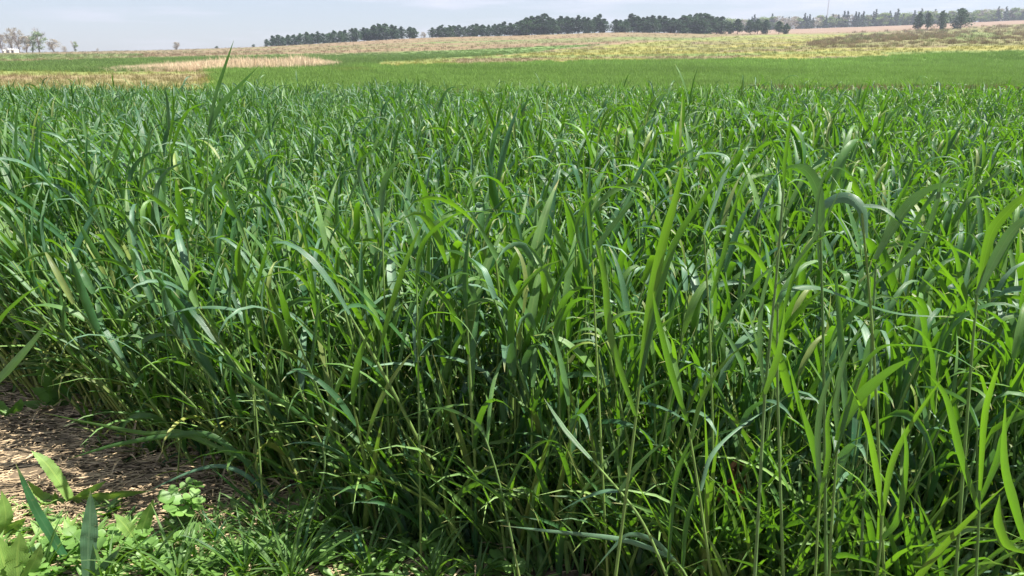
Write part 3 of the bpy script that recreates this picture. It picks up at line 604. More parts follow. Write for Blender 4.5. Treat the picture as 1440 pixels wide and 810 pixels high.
def clover(px, py, label, n=12, spread=.05, hh=.05, sc=1.0):
    b = gp(px, py); o = thing('clover_plant', label, 'clover', (b.x, b.y, 0), 'clover plants at the front edge'); rs = random.Random(int(px*7+py))
    sb = MB()
    for i in range(n):
        a = rs.uniform(0, 6.28); r_ = spread * math.sqrt(rs.random()) * sc; h = hh * rs.uniform(.45, 1.1) * sc
        tip = Vector((math.cos(a)*r_, math.sin(a)*r_, h)); P = catmull([Vector((0, 0, 0)), tip*.5 + Vector((0, 0, h*.2)), tip], 3); tube(sb, P, .0009, .0007, 4)
        l = link('leaf', TRI[rs.randrange(6)], o, tip); s = rs.uniform(.8, 1.35)*sc; l.scale = (s, s, s); l.rotation_euler = (rs.uniform(-.5, .5), rs.uniform(-.5, .5), rs.uniform(0, 6.28))
    link('stems', sb.mesh('clover_stems', M_STEM), o)
for px, py, lab, n, sp, hh in [
    (262, 748, 'tall clump of clover leaves in front of the bowed rye plant', 16, .035, .085), (245, 800, 'low clover spreading at the bottom edge below the tall clump', 18, .06, .04),
    (180, 790, 'clover between the upright blade and the pair of pointed leaves', 16, .05, .04), (130, 775, 'small clover behind the wide upright blade at lower left', 10, .035, .035),
    (320, 808, 'clover at the bottom edge among thin grass blades', 16, .05, .035), (90, 806, 'clover in the bottom left corner beside the pale broad leaf', 14, .05, .035),
    (455, 750, 'dark clover at the foot of the rye left of the brightest clover', 14, .05, .05), (478, 790, 'clover patch lying lower left of the brightest clover', 16, .05, .04),
    (600, 790, 'bright clover rosette at the foot of the rye in the lower middle', 20, .05, .06), (655, 778, 'bright clover joined to the right side of the rosette', 16, .045, .055),
    (560, 808, 'clover at the bottom edge under the bright rosette', 14, .05, .04), (715, 812, 'small clover at the bottom edge right of the rosette', 9, .04, .035),
    (395, 795, 'clover half hidden by grass blades left of the dark clover', 12, .05, .035), (40, 790, 'clover at the very bottom left under the broad leaves', 12, .05, .03)]:
    clover(px, py, lab, n, sp, hh)
def weed(name, label, base, leaves, Y=None, mat=M_WEED, cat='weed', group='broad-leaved weeds on the bare soil'):
    b = gp(*base); o = thing(name, label, cat, (b.x, b.y, 0), group)
    for pl, wpx, tilt in leaves:
        P = [at(q[0], q[1], b.y + (q[2] if len(q) > 2 else 0)) for q in pl]; P = [Vector((p.x, p.y, max(p.z, .004))) for p in P]
        P = [b + (P[0]-b)*.0] + P if (P[0]-b).length > .006 else P
        C = catmull(P, 12); wid = wpx * (C[0] - Vector((0, 0, H))).length / F / math.cos(R(tilt)); t = (C[-1]-C[0]).normalized(); view = (C[0]-Vector((0, 0, H))).normalized(); s = Matrix.Rotation(R(tilt), 3, t) @ t.cross(view).normalized()
        V = []; Fc = []; UV = []; n = len(C)
        for i, c in enumerate(C):
            k = i/(n-1); wd = wid*.5*(.22 + .78*math.sin(min(1, k*1.25)*math.pi*.5)) * (1 if k < .55 else max(.03, 1-((k-.55)/.45)**2.2)); tt = (C[min(i+1, n-1)]-C[max(i-1, 0)]).normalized(); ss = (s - tt*s.dot(tt)).normalized(); nn = tt.cross(ss); wv = wd*.12*math.sin(i*.9); wd *= 1 + (.16 if i % 2 else -.10) * random.uniform(.3, 1) * (0 if mat is M_LEAF or mat is M_BLUE else 1)
            V += [c - ss*wd + nn*(wd*.25+wv) - b, c - b, c + ss*wd + nn*(wd*.25-wv) - b]; UV += [(0, k), (.5, k), (1, k)]
        for i in range(n-1): Fc += [(i*3, i*3+1, i*3+4, i*3+3), (i*3+1, i*3+2, i*3+5, i*3+4)]
        m = MB(); m.add(V, Fc, UV, 0.0); link('leaf', m.mesh('weed_leaf', mat), o)
weed('broadleaf_weed', 'pale broad-leaved weed on the soil with one leaf pointing up left', (98, 712), [([(98, 702), (84, 678), (65, 652), (44, 634)], 15, 15), ([(94, 710), (84, 745), (78, 718), (77, 690)], 14, 15), ([(99, 706), (125, 690), (150, 676)], 9, 30), ([(100, 704), (150, 696), (212, 690)], 10, 50), ([(95, 712), (60, 700), (38, 676)], 12, 40)])
weed('broadleaf_weed', 'weed with a long narrow blade leaning left at the lower left', (98, 800), [([(97, 794), (75, 758), (48, 712), (22, 652)], 11, 15), ([(99, 800), (115, 770), (120, 740)], 9, 20)], mat=M_LEAF)
weed('broadleaf_weed', 'weed with one wide blue-green upright blade at the bottom left', (124, 826), [([(124, 815), (124, 770), (126, 735), (127, 690)], 19, 10), ([(126, 820), (150, 790), (170, 770)], 8, 20)], mat=M_BLUE)
weed('broadleaf_weed', 'pale weed leaf standing in the bottom left corner of the picture', (26, 826), [([(26, 818), (24, 785), (28, 748)], 24, 10), ([(20, 822), (5, 790), (-4, 752)], 22, 15), ([(30, 824), (48, 790), (58, 764)], 14, 20)])
weed('broadleaf_weed', 'weed with two pointed pale leaves forming a V above the clover', (192, 772), [([(190, 762), (178, 742), (160, 722)], 15, 15), ([(196, 762), (204, 732), (216, 702)], 16, 15), ([(194, 770), (230, 760), (245, 745)], 9, 30)])
weed('broadleaf_weed', 'pale bushy weed leaf at the left edge beside the soil', (6, 760), [([(4, 752), (8, 725), (2, 690)], 14, 20), ([(8, 755), (22, 738), (36, 728)], 12, 30), ([(0, 758), (-12, 735), (-20, 720)], 12, 30)])
weed('broadleaf_weed', 'dark broad-leaved weed standing in the shade left of the rye edge', (80, 575), [([(80, 570), (78, 545), (76, 520)], 16, 20), ([(80, 572), (62, 556), (44, 545)], 14, 30), ([(82, 572), (96, 548), (104, 526)], 13, 30), ([(80, 574), (58, 572), (30, 566)], 12, 40), ([(80, 560), (60, 530), (54, 505)], 13, 25), ([(84, 574), (108, 566), (125, 560)], 10, 40)], mat=M_CLOVER)
weed('broadleaf_weed', 'small shaded weed at the far left of the soil patch', (12, 588), [([(12, 584), (-4, 570), (-14, 560)], 12, 30), ([(12, 584), (24, 572), (30, 560)], 11, 30), ([(12, 586), (20, 590), (44, 588)], 9, 45)], mat=M_CLOVER)
def grass_tuft(px, py, label, n, ln, seed, mat=M_LEAF, group='grass tufts at the front edge'):
    b = gp(px, py); rs = random.Random(seed); o = thing('grass_tuft', label, 'grass', (b.x, b.y, 0), group)
    for i in range(int(n*1.7)):
        a = rs.uniform(0, 6.28); th = R(rs.uniform(5, 45)); L_ = ln*rs.uniform(.6, 1.3); P = [Vector((rs.uniform(-.008, .008), rs.uniform(-.008, .008), 0))]; bd = R(rs.uniform(10, 70))
        for j in range(1, 8):
            t = th + bd*(j/7)**1.6; P.append(P[-1] + Vector((math.cos(a)*math.sin(t), math.sin(a)*math.sin(t), math.cos(t)))*(L_/7))
        m = MB(); leaf(m, P, (-math.sin(a), math.cos(a), 0), rs.uniform(.004, .008), fold=.3, twist=rs.uniform(-1, 1)); link('blade', m.mesh('grass_blade', mat if rs.random() < .45 else M_YEL), o)
for i, (px, py, lab, n, ln) in enumerate([
    (282, 800, 'thin grass tuft rising through the clover at the bottom left', 9, .11), (345, 815, 'grass tuft at the bottom edge left of the dark clover', 12, .14), (385, 770, 'grass tuft at the foot of the bowed rye plant', 12, .12),
    (425, 812, 'spreading grass tuft at the bottom edge below the dark clover', 12, .14), (520, 812, 'grass tuft at the bottom edge between two clover patches', 11, .13), (300, 765, 'short grass tuft right of the tall clover clump', 9, .09),
    (672, 820, 'sparse grass tuft at the bottom edge in front of the rosette', 8, .10), (150, 826, 'grass tuft at the bottom edge behind the wide upright blade', 9, .12), (440, 765, 'grass tuft between the bowed rye and the rye wall', 10, .13),
    (215, 640, 'flattened grass tuft at the edge of the soil under the rye', 8, .09), (130, 605, 'low dark grass tuft at the foot of the left rye plants', 9, .10), (760, 815, 'thin grass tuft at the bottom edge under the pale flat leaf', 8, .12)]):
    grass_tuft(px, py, lab, n, ln, 60+i)
for i, (px, py, lab, n, ln) in enumerate([
    (60, 812, 'bright grass tuft behind the pale corner leaf', 8, .11), (210, 815, 'bright grass tuft at the bottom edge below the V of pale leaves', 9, .12), (360, 745, 'bright fine grass tuft under the bowed plant stalk', 9, .11),
    (480, 760, 'grass tuft rising just behind the dark clover', 9, .15), (560, 778, 'upright grass tuft left behind the bright rosette', 9, .15), (405, 828, 'long grass tuft cut by the bottom edge, lower left', 10, .17),
    (610, 826, 'long grass tuft cut by the bottom edge below the rosette', 9, .15), (255, 828, 'long grass tuft cut by the bottom edge near the left corner', 9, .15)]):
    grass_tuft(px, py, lab, n, ln, 160+i, mat=M_YEL)
# rust-brown dead stalk at the lower right
def dead_stalk():
    b = gp(1030, 805); b = Vector((at(1030, 780, 1.2).x, 1.2, 0)); o = thing('dead_stalk', 'rust-brown withered stalk hanging between green stalks at lower right', 'dead plant', (b.x, b.y, 0))
    rs = random.Random(2); st = [at(1026, 760, 1.2) - b, at(1032, 720, 1.2) - b, at(1036, 640, 1.2) - b]; st = [Vector((st[0].x, 0, 0))] + st
    m = MB(); tube(m, catmull(st, 4), .0022, .0015, 5); link('stem', m.mesh('dead_stem', M_RUST), o)
    for i in range(9):
        k = rs.uniform(.35, 1); p = Vector((0, 0, 0)) + st[0].lerp(st[-1], k) ; a = rs.uniform(0, 6.28); P = [p]
        for j in range(1, 7): P.append(P[-1] + Vector((math.cos(a)*.006*(1-j*.1) + rs.uniform(-.003, .003), math.sin(a)*.005, -.009)))
        m = MB(); leaf(m, P, (-math.sin(a), math.cos(a), 0), rs.uniform(.008, .014), fold=.8, twist=rs.uniform(-4, 4), wave=.5); link('leaf', m.mesh('dead_leaf', M_RUST), o)
dead_stalk()
# a few yellowed and straw-coloured stalks and small ground weeds under the crop
def infill():
    rs = random.Random(91); protos = []
    for k in range(8):
        mb = MB(); r2 = random.Random(k+300)
        for i in range(6):
            a = r2.uniform(0, 6.28); b = Vector((r2.gauss(0, .012), r2.gauss(0, .012), 0)); P = [b]; th = R(r2.uniform(2, 24)); bd = R(r2.choice([10, 30, 60, 90])*r2.uniform(.6, 1.2)); L_ = r2.uniform(.16, .40)
            for j in range(1, 9):
                t = th + bd*(j/8)**2.4; P.append(P[-1] + Vector((math.cos(a)*math.sin(t), math.sin(a)*math.sin(t), math.cos(t)))*(L_/8))
            leaf(mb, P, (-math.sin(a), math.cos(a), 0), r2.uniform(.007, .013), fold=.35, twist=r2.uniform(-1.5, 1.5), A=r2.choice([0, 0, 0, .3]))
        protos.append(mb.mesh('side_shoots', [M_LEAF, M_YEL, M_LEAF, M_STEM][k % 4]))
    P3 = []; RT = []; SC = []; IX = []
    while len(P3) < 2900:
        X = rs.uniform(-1.9, 1.4); Y = edge_y(X) + rs.random()**1.4*1.1 + (.10 if X < -.35 else -.02)
        P3.append((X, Y, -.003)); RT.append((rs.gauss(.05, .12), rs.gauss(-.08, .12), rs.uniform(0, 6.28))); SC.append(rs.uniform(.7, 1.25)); IX.append(rs.randrange(8))
    scatter('rye_side_shoots', protos, P3, RT, SC, IX, None, 'young side shoots filling the foot of the rye front', 'side shoots')
infill()
def ground_weeds():
    rs = random.Random(93); protos = []
    for k in range(6):
        mb = MB(); r2 = random.Random(k+400)
        for i in range(7):
            a = r2.uniform(0, 6.28); th = R(r2.uniform(25, 80)); L_ = r2.uniform(.02, .055); P = [Vector((0, 0, 0))]
            for j in range(1, 6): P.append(P[-1] + Vector((math.cos(a)*math.sin(th + .1*j), math.sin(a)*math.sin(th + .1*j), math.cos(th + .1*j)))*(L_/5))
            leaf(mb, P, (-math.sin(a), math.cos(a), 0), r2.uniform(.006, .014) if k < 4 else .004, fold=.2, base=.25, wave=.3)
        protos.append(mb.mesh('ground_weed', [M_CLOVER, M_WEED, M_YEL][k % 3]))
    P3 = []; RT = []; SC = []; IX = []
    while len(P3) < 620:
        px, py = rs.uniform(-40, 760), rs.uniform(715, 830)
        if py < 735 + max(0, 100 - px)*-.3 + (30 if px < 180 else 0)*rs.random() and rs.random() < .7: continue
        b = gp(px, py); P3.append((b.x, b.y, 0)); RT.append((0, 0, rs.uniform(0, 6.28))); SC.append(rs.uniform(.6, 1.3)); IX.append(rs.randrange(6))
    scatter('ground_weeds', protos, P3, RT, SC, IX, None, 'tiny bright weeds carpeting the ground between the clovers', 'weeds')
ground_weeds()
def undergrowth():
    rs = random.Random(77); P3 = []; RT = []; SC = []; IX = []
    for _ in range(1500):
        X = rs.uniform(-1.6, 1.2); Y = edge_y(X) + rs.uniform(-.03, .9)**1
        P3.append((X, Y, 0)); RT.append((0, 0, rs.uniform(0, 6.28))); SC.append(rs.uniform(.6, 1.2)); IX.append(rs.randrange(6))
    protos = []
    for k in range(6):
        mb = MB(); r2 = random.Random(k+5)
        for i in range(4):
            a = r2.uniform(0, 6.28); P = [Vector((r2.uniform(-.02, .02), r2.uniform(-.02, .02), 0))]; th = R(r2.uniform(10, 65)); 
            for j in range(1, 6): th += .2; P.append(P[-1] + Vector((math.cos(a)*math.sin(th), math.sin(a)*math.sin(th), math.cos(th)))*.022)
            leaf(mb, P, (-math.sin(a), math.cos(a), 0), r2.uniform(.004, .009), fold=.3, twist=r2.uniform(-2, 2), A=r2.choice([0, 0, .4, .9]))
        protos.append(mb.mesh('undergrowth', M_LEAF if k % 2 else M_STRAW))
    scatter('undergrowth', protos, P3, RT, SC, IX, None, 'short and withered leaves in the shade at the foot of the rye', 'undergrowth')
undergrowth()

# ---------------------------------------------------------------- growth on the far fields
def tuft_mesh(seed, n, h, r_, w_):
    rs = random.Random(seed); mb = MB()
    for i in range(n):
        a = rs.uniform(0, 6.28); b = Vector((rs.gauss(0, r_), rs.gauss(0, r_), 0)); hh = h*rs.uniform(.5, 1.15); ln = rs.uniform(.05, .45)*hh; d = Vector((math.cos(a), math.sin(a), 0)); s = Vector((-math.sin(a), math.cos(a), 0))*w_*.5
        m_ = b + d*ln*.35 + Vector((0, 0, hh*.6)); t_ = b + d*ln + Vector((0, 0, hh))
        mb.add([b - s, b + s, m_ + s*.8, m_ - s*.8, t_], [(0, 1, 2, 3), (3, 2, 4)])
    return mb.mesh('field_tuft', M_TUFT, smooth=False)
def field_scatter(name, label, cat, classes, n, y0, y1, protos, hscale, bright=1.15, seed=1, pxr=(-80, 1520), filt=None, colfn=None):
    g = np.random.default_rng(seed); u = g.random(n); Y = y0 * (y1/y0)**u
    px = g.uniform(pxr[0], pxr[1], n); X = (px-720)/1131*Y; Z = terrain(X, Y); cls, col = field(X, Y, Z)
    k = np.isin(cls, classes)
    if filt is not None: k &= filt(*proj(X, Y, Z), X, Y)
    X, Y, Z, col = X[k], Y[k], Z[k], col[k]
    col = col * bright * g.uniform(.84, 1.18, (len(X), 1))
    if colfn: col = colfn(col, g, X, Y)
    sc = g.uniform(.7, 1.25, len(X)) * hscale(Y)
    rot = np.zeros((len(X), 3)); rot[:, 2] = g.uniform(0, 6.28, len(X))
    return scatter(name, protos, np.stack([X, Y, Z-.01], 1), rot, sc, g.integers(0, len(protos), len(X)), col, label, cat)
GT = [tuft_mesh(i, 46, .20, .16, .012) for i in range(4)]
field_scatter('young_grain', 'low bright green young grain covering the field beyond the crop', 'field', [1], 42000, 17.5, 340, GT, lambda Y: np.clip(Y/40, .8, 1.5), seed=2, bright=1.2)
DT = [tuft_mesh(40+i, 22, .30, .20, .018) for i in range(4)]
field_scatter('flowering_weeds', 'yellow flowering weeds and tan stalks in the band on the slope', 'weeds', [2], 16000, 28, 330, DT, lambda Y: np.clip(Y/110, .7, 1.5), seed=3, bright=1.15)
field_scatter('dry_stubble', 'tan dry stubble and dead grass on the hillside', 'stubble', [3], 16000, 19, 420, DT, lambda Y: np.clip(Y/120, .5, 1.6), seed=4, bright=1.1)
# pale dry reeds in a strip
RD = [tuft_mesh(70+i, 16, 1.05, .35, .045) for i in range(4)]
def reeds():
    g = np.random.default_rng(9); n = 4200; px = g.uniform(120, 482, n); 
    rowc = np.interp(px, [120, 240, 400, 482], [99, 98.5, 96.5, 92.5]) + g.normal(0, .8, n); pts = []; sc = []
    for p, r_ in zip(px, rowc):
        q = gp(p, r_); pts.append((q.x, q.y, tz(q.x, q.y))); sc.append((.25 + .75*min(1, max(0, (p-140)/180))*min(1, (486-p)/60)) * g.uniform(.5, 1.0) * (1 if g.random() < .9 else 1.3) * q.y/78)
    rot = np.zeros((n, 3)); rot[:, 2] = g.uniform(0, 6.28, n); col = np.array([.62, .49, .33]) * g.uniform(.7, 1.25, (n, 1))
    scatter('dry_reeds', RD, pts, rot, sc, g.integers(0, 4, n), col, 'strip of pale dry reeds across the green field at the left', 'reeds')
reeds()
BW = [tuft_mesh(90+i, 60, .8, .45, .05) for i in range(4)]
def wcol(col, g, X, Y):
    m = g.random(len(X))[:, None]; return np.where(m < .62, np.array([.22, .165, .095]), np.where(m < .85, np.array([.30, .24, .14]), np.array([.16, .18, .07]))) * g.uniform(.7, 1.25, (len(X), 1))
def wfilt(px, row, X, Y): return (px > 1135) & ((vnoise(X, Y, 8, 21) > .52) | ((np.abs(row - np.interp(px, [1135, 1200, 1300, 1440], [63, 55, 50, 40])) < 2.4) & (px < 1290))) & (Y > 90) & (Y < 400)
field_scatter('dead_weeds', 'brown dead weed clumps on the rise at the far right', 'weeds', [3], 1500, 90, 400, BW, lambda Y: np.clip(Y/200, .6, 1.3), seed=5, pxr=(1120, 1560), filt=wfilt, colfn=wcol)

# ---------------------------------------------------------------- trees
def blob_crown(clumps, per, size, mat, seed, flat=.8, name='crown'):
    """clumps: (x,y,z,r); many small leaf-sized faces through each clump's volume"""
    rs = random.Random(seed); V = []; Fc = []
    for (cx, cy, cz, r_) in clumps:
        for _ in range(per):
            d = Vector((rs.gauss(0, 1), rs.gauss(0, 1), rs.gauss(0, 1))).normalized() * (r_ * rs.uniform(.45, 1.12)); c = Vector((cx, cy, cz)) + Vector((d.x, d.y, d.z*flat))
            a = Vector((rs.gauss(0, 1), rs.gauss(0, 1), rs.gauss(0, .6))).normalized(); b = a.cross(Vector((rs.gauss(0, 1), rs.gauss(0, 1), rs.gauss(0, 1)))).normalized(); s = size*rs.uniform(.6, 1.3)
            i = len(V); V += [c - a*s, c + b*s*.6, c + a*s, c - b*s*.6]; Fc.append((i, i+1, i+2, i+3))
    return mesh_np(name, V, Fc, mat, uv=[(0, 0)]*len(V), attr={'age': [0.0]*len(V)}, smooth=False)
def branch_mesh(seed, h, r0, spread, mat, levels=3, up=.75, kids=5, nm='trunk', low=.25):
    rs = random.Random(seed); mb = MB(); tips = []
    def br(p, d, l, r_, lv):
        P = [p]; 
        for i in range(4):
            d = (d + Vector((rs.uniform(-.16, .16), rs.uniform(-.16, .16), rs.uniform(-.02, .14)))).normalized(); P.append(P[-1] + d*l/4)
        tube(mb, P, r_, r_*.45, 4 if lv else 6)
        tips.append(P[-1])
        if lv >= levels: return
        for i in range(kids):
            k = rs.uniform(low if lv == 0 else .3, 1.0); q = P[min(3, int(k*4))].lerp(P[min(4, int(k*4)+1)], (k*4) % 1); a = rs.uniform(0, 6.28)
            nd = (d*up + Vector((math.cos(a), math.sin(a), rs.uniform(0, .5)))*spread).normalized(); br(q, nd, l*rs.uniform(.42, .66), r_*.5, lv+1)
    br(Vector((0, 0, -.3)), Vector((0, 0, 1)), h*.62, r0, 0)
    return mb.mesh(nm, mat, smooth=False), tips
def pine_meshes(seed, h=8.5, w=1.9, bare=.12):
    rs = random.Random(seed); cl = []
    for k in range(34):
        t = bare + (1-bare)*(k/33)**.95; rr = w * (math.sin(min(1, (1-t)*1.9 + .10)*math.pi*.5)) * (1 if t > bare+.08 else .75); a = rs.uniform(0, 6.28); r_ = rr*rs.uniform(.2, .72)
        cl.append((math.cos(a)*r_, math.sin(a)*r_, h*t*.95 + .3, max(.42, rr*rs.uniform(.38, .60))))
    mb = MB(); tube(mb, [Vector((rs.uniform(-.06, .06), 0, z)) for z in (-.4, h*.25, h*.5, h*.75, h*.97)], .17, .04, 6)
    for i in range(7):
        z = h*rs.uniform(bare*.6+.05, .7); a = rs.uniform(0, 6.28); tube(mb, [Vector((0, 0, z)), Vector((math.cos(a)*w*.6, math.sin(a)*w*.6, z+.5))], .05, .02, 4)
    return mb.mesh('pine_trunk', M_BARK, smooth=False), blob_crown(cl, 46, .30, M_PINE, seed, name='pine_crown')
def spruce_meshes(seed, h=13, w=2.2, mat=None):
    rs = random.Random(seed); cl = []
    for k in range(26):
        t = .05 + .95*k/25; rr = w*(1-t)**.85 + .12; 
        for j in range(1 if t > .8 else 2):
            a = rs.uniform(0, 6.28); cl.append((math.cos(a)*rr*.55, math.sin(a)*rr*.55, h*t, max(.25, rr*.75)))
    mb = MB(); tube(mb, [Vector((0, 0, z)) for z in (-.4, h*.5, h)], .2, .03, 6)
    return mb.mesh('spruce_trunk', M_BARK, smooth=False), blob_crown(cl, 20, .38, mat or M_SPRUCE, seed, .6, name='spruce_crown')
def broad_meshes(seed, h, w, mat, per=26, size=.3, bark=None, spread=.8, n=20, levels=3):
    rs = random.Random(seed); tm, tips = branch_mesh(seed, h, .028*h, spread*w/h*2, bark or M_GREYBARK, levels=levels)
    cl = []
    for k in range(n):
        a = rs.uniform(0, 6.28); u = rs.uniform(-1, 1); q = math.sqrt(max(.12, 1-u*u)); f_ = rs.uniform(.35, 1); cl.append((math.cos(a)*q*w*.85*f_, math.sin(a)*q*w*.85*f_, h*.54 + u*h*.36, w*rs.uniform(.24, .42)))
    return tm, blob_crown(cl, per, size, mat, seed, name='broadleaf_crown')
PINES = [pine_meshes(200+i, 8.5, [2.5, 3.0, 2.3, 2.8, 3.3, 2.6][i], [.06, .04, .12, .05, .03, .10][i]) for i in range(6)]
LONEP = [pine_meshes(230+i, 8.5, [3.0, 2.7, 3.0, 3.6][i], [.20, .22, .12, .10][i]) for i in range(4)]
SPR = [spruce_meshes(240+i, 13, 1.9+.3*i) for i in range(3)]
SPRING = [broad_meshes(250+i, 13, 3.9+.5*i, M_SPRING, per=46, size=.50, n=30) for i in range(4)]
BUDS = [broad_meshes(260+i, 13, 3.4+.4*i, M_BUD, per=44, size=.26, n=28) for i in range(3)]
PALEG = [broad_meshes(270+i, 11, 3.4, M_PALEGREEN, per=40, size=.30, n=24) for i in range(2)]
FY = F/1.0
def place_tree(name, kind, meshes, base_h, px, Y, hpx, label, group, wscale=1.0, sink=0.35):
    if Y > 650: sink = 2.0; hpx *= 1.12
    elif px < 120: hpx *= 1.18; wscale *= 1.12
    X = (px-720)/1131*Y; z = tz(X, Y); hm = hpx*Y/1131; s = hm/base_h
    o = thing(name, label, kind, (X, Y, z - sink), group, rz=random.uniform(0, 6.28)); o.scale = (s*wscale, s*wscale, s)
    link('trunk', meshes[0], o); link('crown', meshes[1], o); return o
rt = random.Random(12)
ORD = 'first second third fourth fifth sixth seventh eighth ninth tenth eleventh twelfth thirteenth fourteenth fifteenth sixteenth seventeenth eighteenth nineteenth twentieth'.split()
ORD += ['twenty-' + q for q in ORD[:9]] + ['thirtieth'] + ['thirty-' + q for q in ORD[:9]] + ['fortieth'] + ['forty-' + q for q in ORD[:9]] + ['fiftieth'] + ['fifty-' + q for q in ORD[:9]]
def pine_run(xs, hs, Yf, first, last, mid, group):
    n = len(xs)
    for i, (px, hp) in enumerate(zip(xs, hs)):
        lab = first if i == 0 else (last if i == n-1 else (('tall' if hp > np.mean(hs)*1.12 else 'dark') + ' pine, ' + ORD[i] + ' from the left in the ' + mid))
        place_tree('pine_tree', 'pine', PINES[rt.randrange(6)], 8.5, px, Yf(px) + rt.uniform(-7, 7), hp*1.08, lab, group, wscale=rt.uniform(1.35, 1.95))
def jx(a, b, n): return [a + (b-a)*(i + rt.uniform(-.25, .25))/(n-1) for i in range(n)]
xs = jx(376, 583, 27); hs = [np.interp(x, [372, 420, 470, 520, 560, 590], [11, 16, 15, 19, 18, 12]) * rt.uniform(.85, 1.12) for x in xs]
pine_run(xs, hs, lambda p: 400, 'smallest paler pine at the left end of the whole pine row', 'round pine alone just left of the gap in the pine row', 'run left of the gap', 'pines left of the gap')
xs = jx(608, 850, 32); hs = [np.interp(x, [602, 700, 760, 850], [14, 16.5, 24, 21]) * rt.uniform(.84, 1.12) for x in xs]
pine_run(xs, hs, lambda p: 400, 'dark pine at the right side of the gap in the pine row', 'loose-crowned pine closing the middle run on its right', 'middle run on the ridge', 'pines in the middle run')
xs = jx(866, 1012, 21); hs = [np.interp(x, [866, 890, 950, 975, 1012], [15, 22, 18, 24, 20]) * rt.uniform(.86, 1.14) for x in xs]
pine_run(xs, hs, lambda p: 398, 'low pine at the left of the third run of pines on the ridge', 'pine at the right end of the third run just before the pale trees', 'third run on the ridge', 'pines in the third run')
for px, hp, lab in [(1024, 17, 'small pine left of the group near the pale green trees'), (1035, 21, 'taller pine with bare trunk beside the small pine'), (1053, 20, 'pine left in the close group of three'), (1063, 21, 'middle pine of the close group of three'), (1074, 20, 'pine right in the close group of three'), (1093, 18, 'thin lone pine with a clear trunk right of the group of three'), (1103, 15, 'last small pine before the open far field')]:
    place_tree('pine_tree', 'pine', LONEP[rt.randrange(3)], 8.5, px, 392, hp, lab, 'pines at the thin end of the row', wscale=1.35)
for i, (px, hp, lab, ws) in enumerate([(1287, 25, 'leftmost of the four lone dark pines on the rise at right', 1.0), (1300, 24, 'second lone pine from the left on the rise at right, slimmest', .85), (1319, 26, 'third lone dark pine from the left on the rise at right', 1.0), (1346, 28, 'largest and widest lone dark pine on the rise at right', 1.5)]):
    place_tree('pine_tree', 'pine', LONEP[i], 8.5, px, 360, hp, lab, 'lone pines on the rise', wscale=ws)
# far shelterbelt at the right
x = 1006; i = 0; cnt = {}
while x < 1500:
    r_ = rt.random(); hp = rt.uniform(15, 20) * (1.0 if x < 1330 else .95)
    if x < 1040: k = 'sp'
    else: k = 'sp' if r_ < .45 else ('nd' if r_ < .58 else 'cf')
    Yt = 705 + rt.uniform(-12, 18); lab_s = 'behind the pines' if x < 1110 else ('left of the lone pines' if x < 1275 else ('behind the lone pines' if x < 1360 else 'right of the lone pines'))
    ck = (k, lab_s); cnt[ck] = cnt.get(ck, -1) + 1; od = ORD[cnt[ck]] + ' from left '
    if k == 'sp': place_tree('broadleaf_tree', 'tree', SPRING[rt.randrange(4)], 13, x, Yt, hp*.98, 'yellow-green far belt tree, ' + od + lab_s, 'far spring trees ' + lab_s, 1.75)
    elif k == 'nd': place_tree('broadleaf_tree', 'tree', BUDS[rt.randrange(3)], 13, x, Yt, hp*1.02, 'grey-brown budding far belt tree, ' + od + lab_s, 'far budding trees ' + lab_s, 1.75)
    else: place_tree('spruce_tree', 'spruce', SPR[rt.randrange(3)], 13, x, Yt - 10, hp*rt.uniform(.9, 1.15), 'dark far belt spruce, ' + od + lab_s, 'far spruces ' + lab_s, 1.5)
    x += rt.uniform(4.2, 7.5) if k != 'cf' else rt.uniform(3, 5); i += 1
# left skyline trees
for nm, kd, ms, bh, px, Y, hp, lab, ws in [
    ('bare_tree', 'tree', BUDS[0], 13, 4, 420, 23, 'thin grey budding tree at the left edge of the skyline', 1.1),
    ('bare_tree', 'tree', BUDS[1], 13, 18, 415, 31, 'left one of the two tall brownish trees at the far left', .7),
    ('bare_tree', 'tree', BUDS[2], 13, 27, 412, 31, 'right one of the two tall brownish trees at the far left', .7),
    ('bare_tree', 'tree', BUDS[0], 13, 36, 410, 21, 'rounded reddish-brown tree right of the two tallest at far left', 1.2),
    ('broadleaf_tree', 'tree', PALEG[0], 11, 45, 418, 22, 'pale green tree between brown trees at far left', 1.0),
    ('broadleaf_tree', 'tree', PALEG[1], 11, 55, 414, 26, 'taller pale green tree right of its twin at far left', 1.1),
    ('bare_tree', 'tree', BUDS[1], 13, 76, 405, 17, 'round bare brown tree standing apart on the left skyline', 1.6),
    ('broadleaf_tree', 'tree', PALEG[0], 11, 106, 440, 14, 'small thin pale tree alone on the left skyline', .9),
    ('bare_shrub', 'shrub', BUDS[2], 13, 90, 430, 8, 'tiny grey shrub between round brown tree and thin pale tree', 1.3),
    ('bare_tree', 'tree', BUDS[0], 13, 248, 430, 12, 'lone low spreading grey tree on the skyline left of the pines', 1.9),
    ('bare_shrub', 'shrub', BUDS[1], 13, 596, 430, 10, 'grey bare shrub showing in the gap of the pine row', 1.6),
    ('pine_tree', 'pine', PINES[1], 8.5, 357, 420, 5, 'tiny dark treetop on the skyline left of the pine row', 1.6),
    ('pine_tree', 'pine', PINES[4], 8.5, 305, 440, 4.5, 'faint low treetop on the skyline between lone grey tree and pines', 1.9),
    ('bare_tree', 'tree', BUDS[2], 13, 137, 460, 6, 'faint tiny bare tree on the left skyline right of the pale tree', 1.0)]:
    place_tree(nm, kd, ms, bh, px, Y, hp, lab, 'trees on the left skyline' if px < 300 else None, ws)
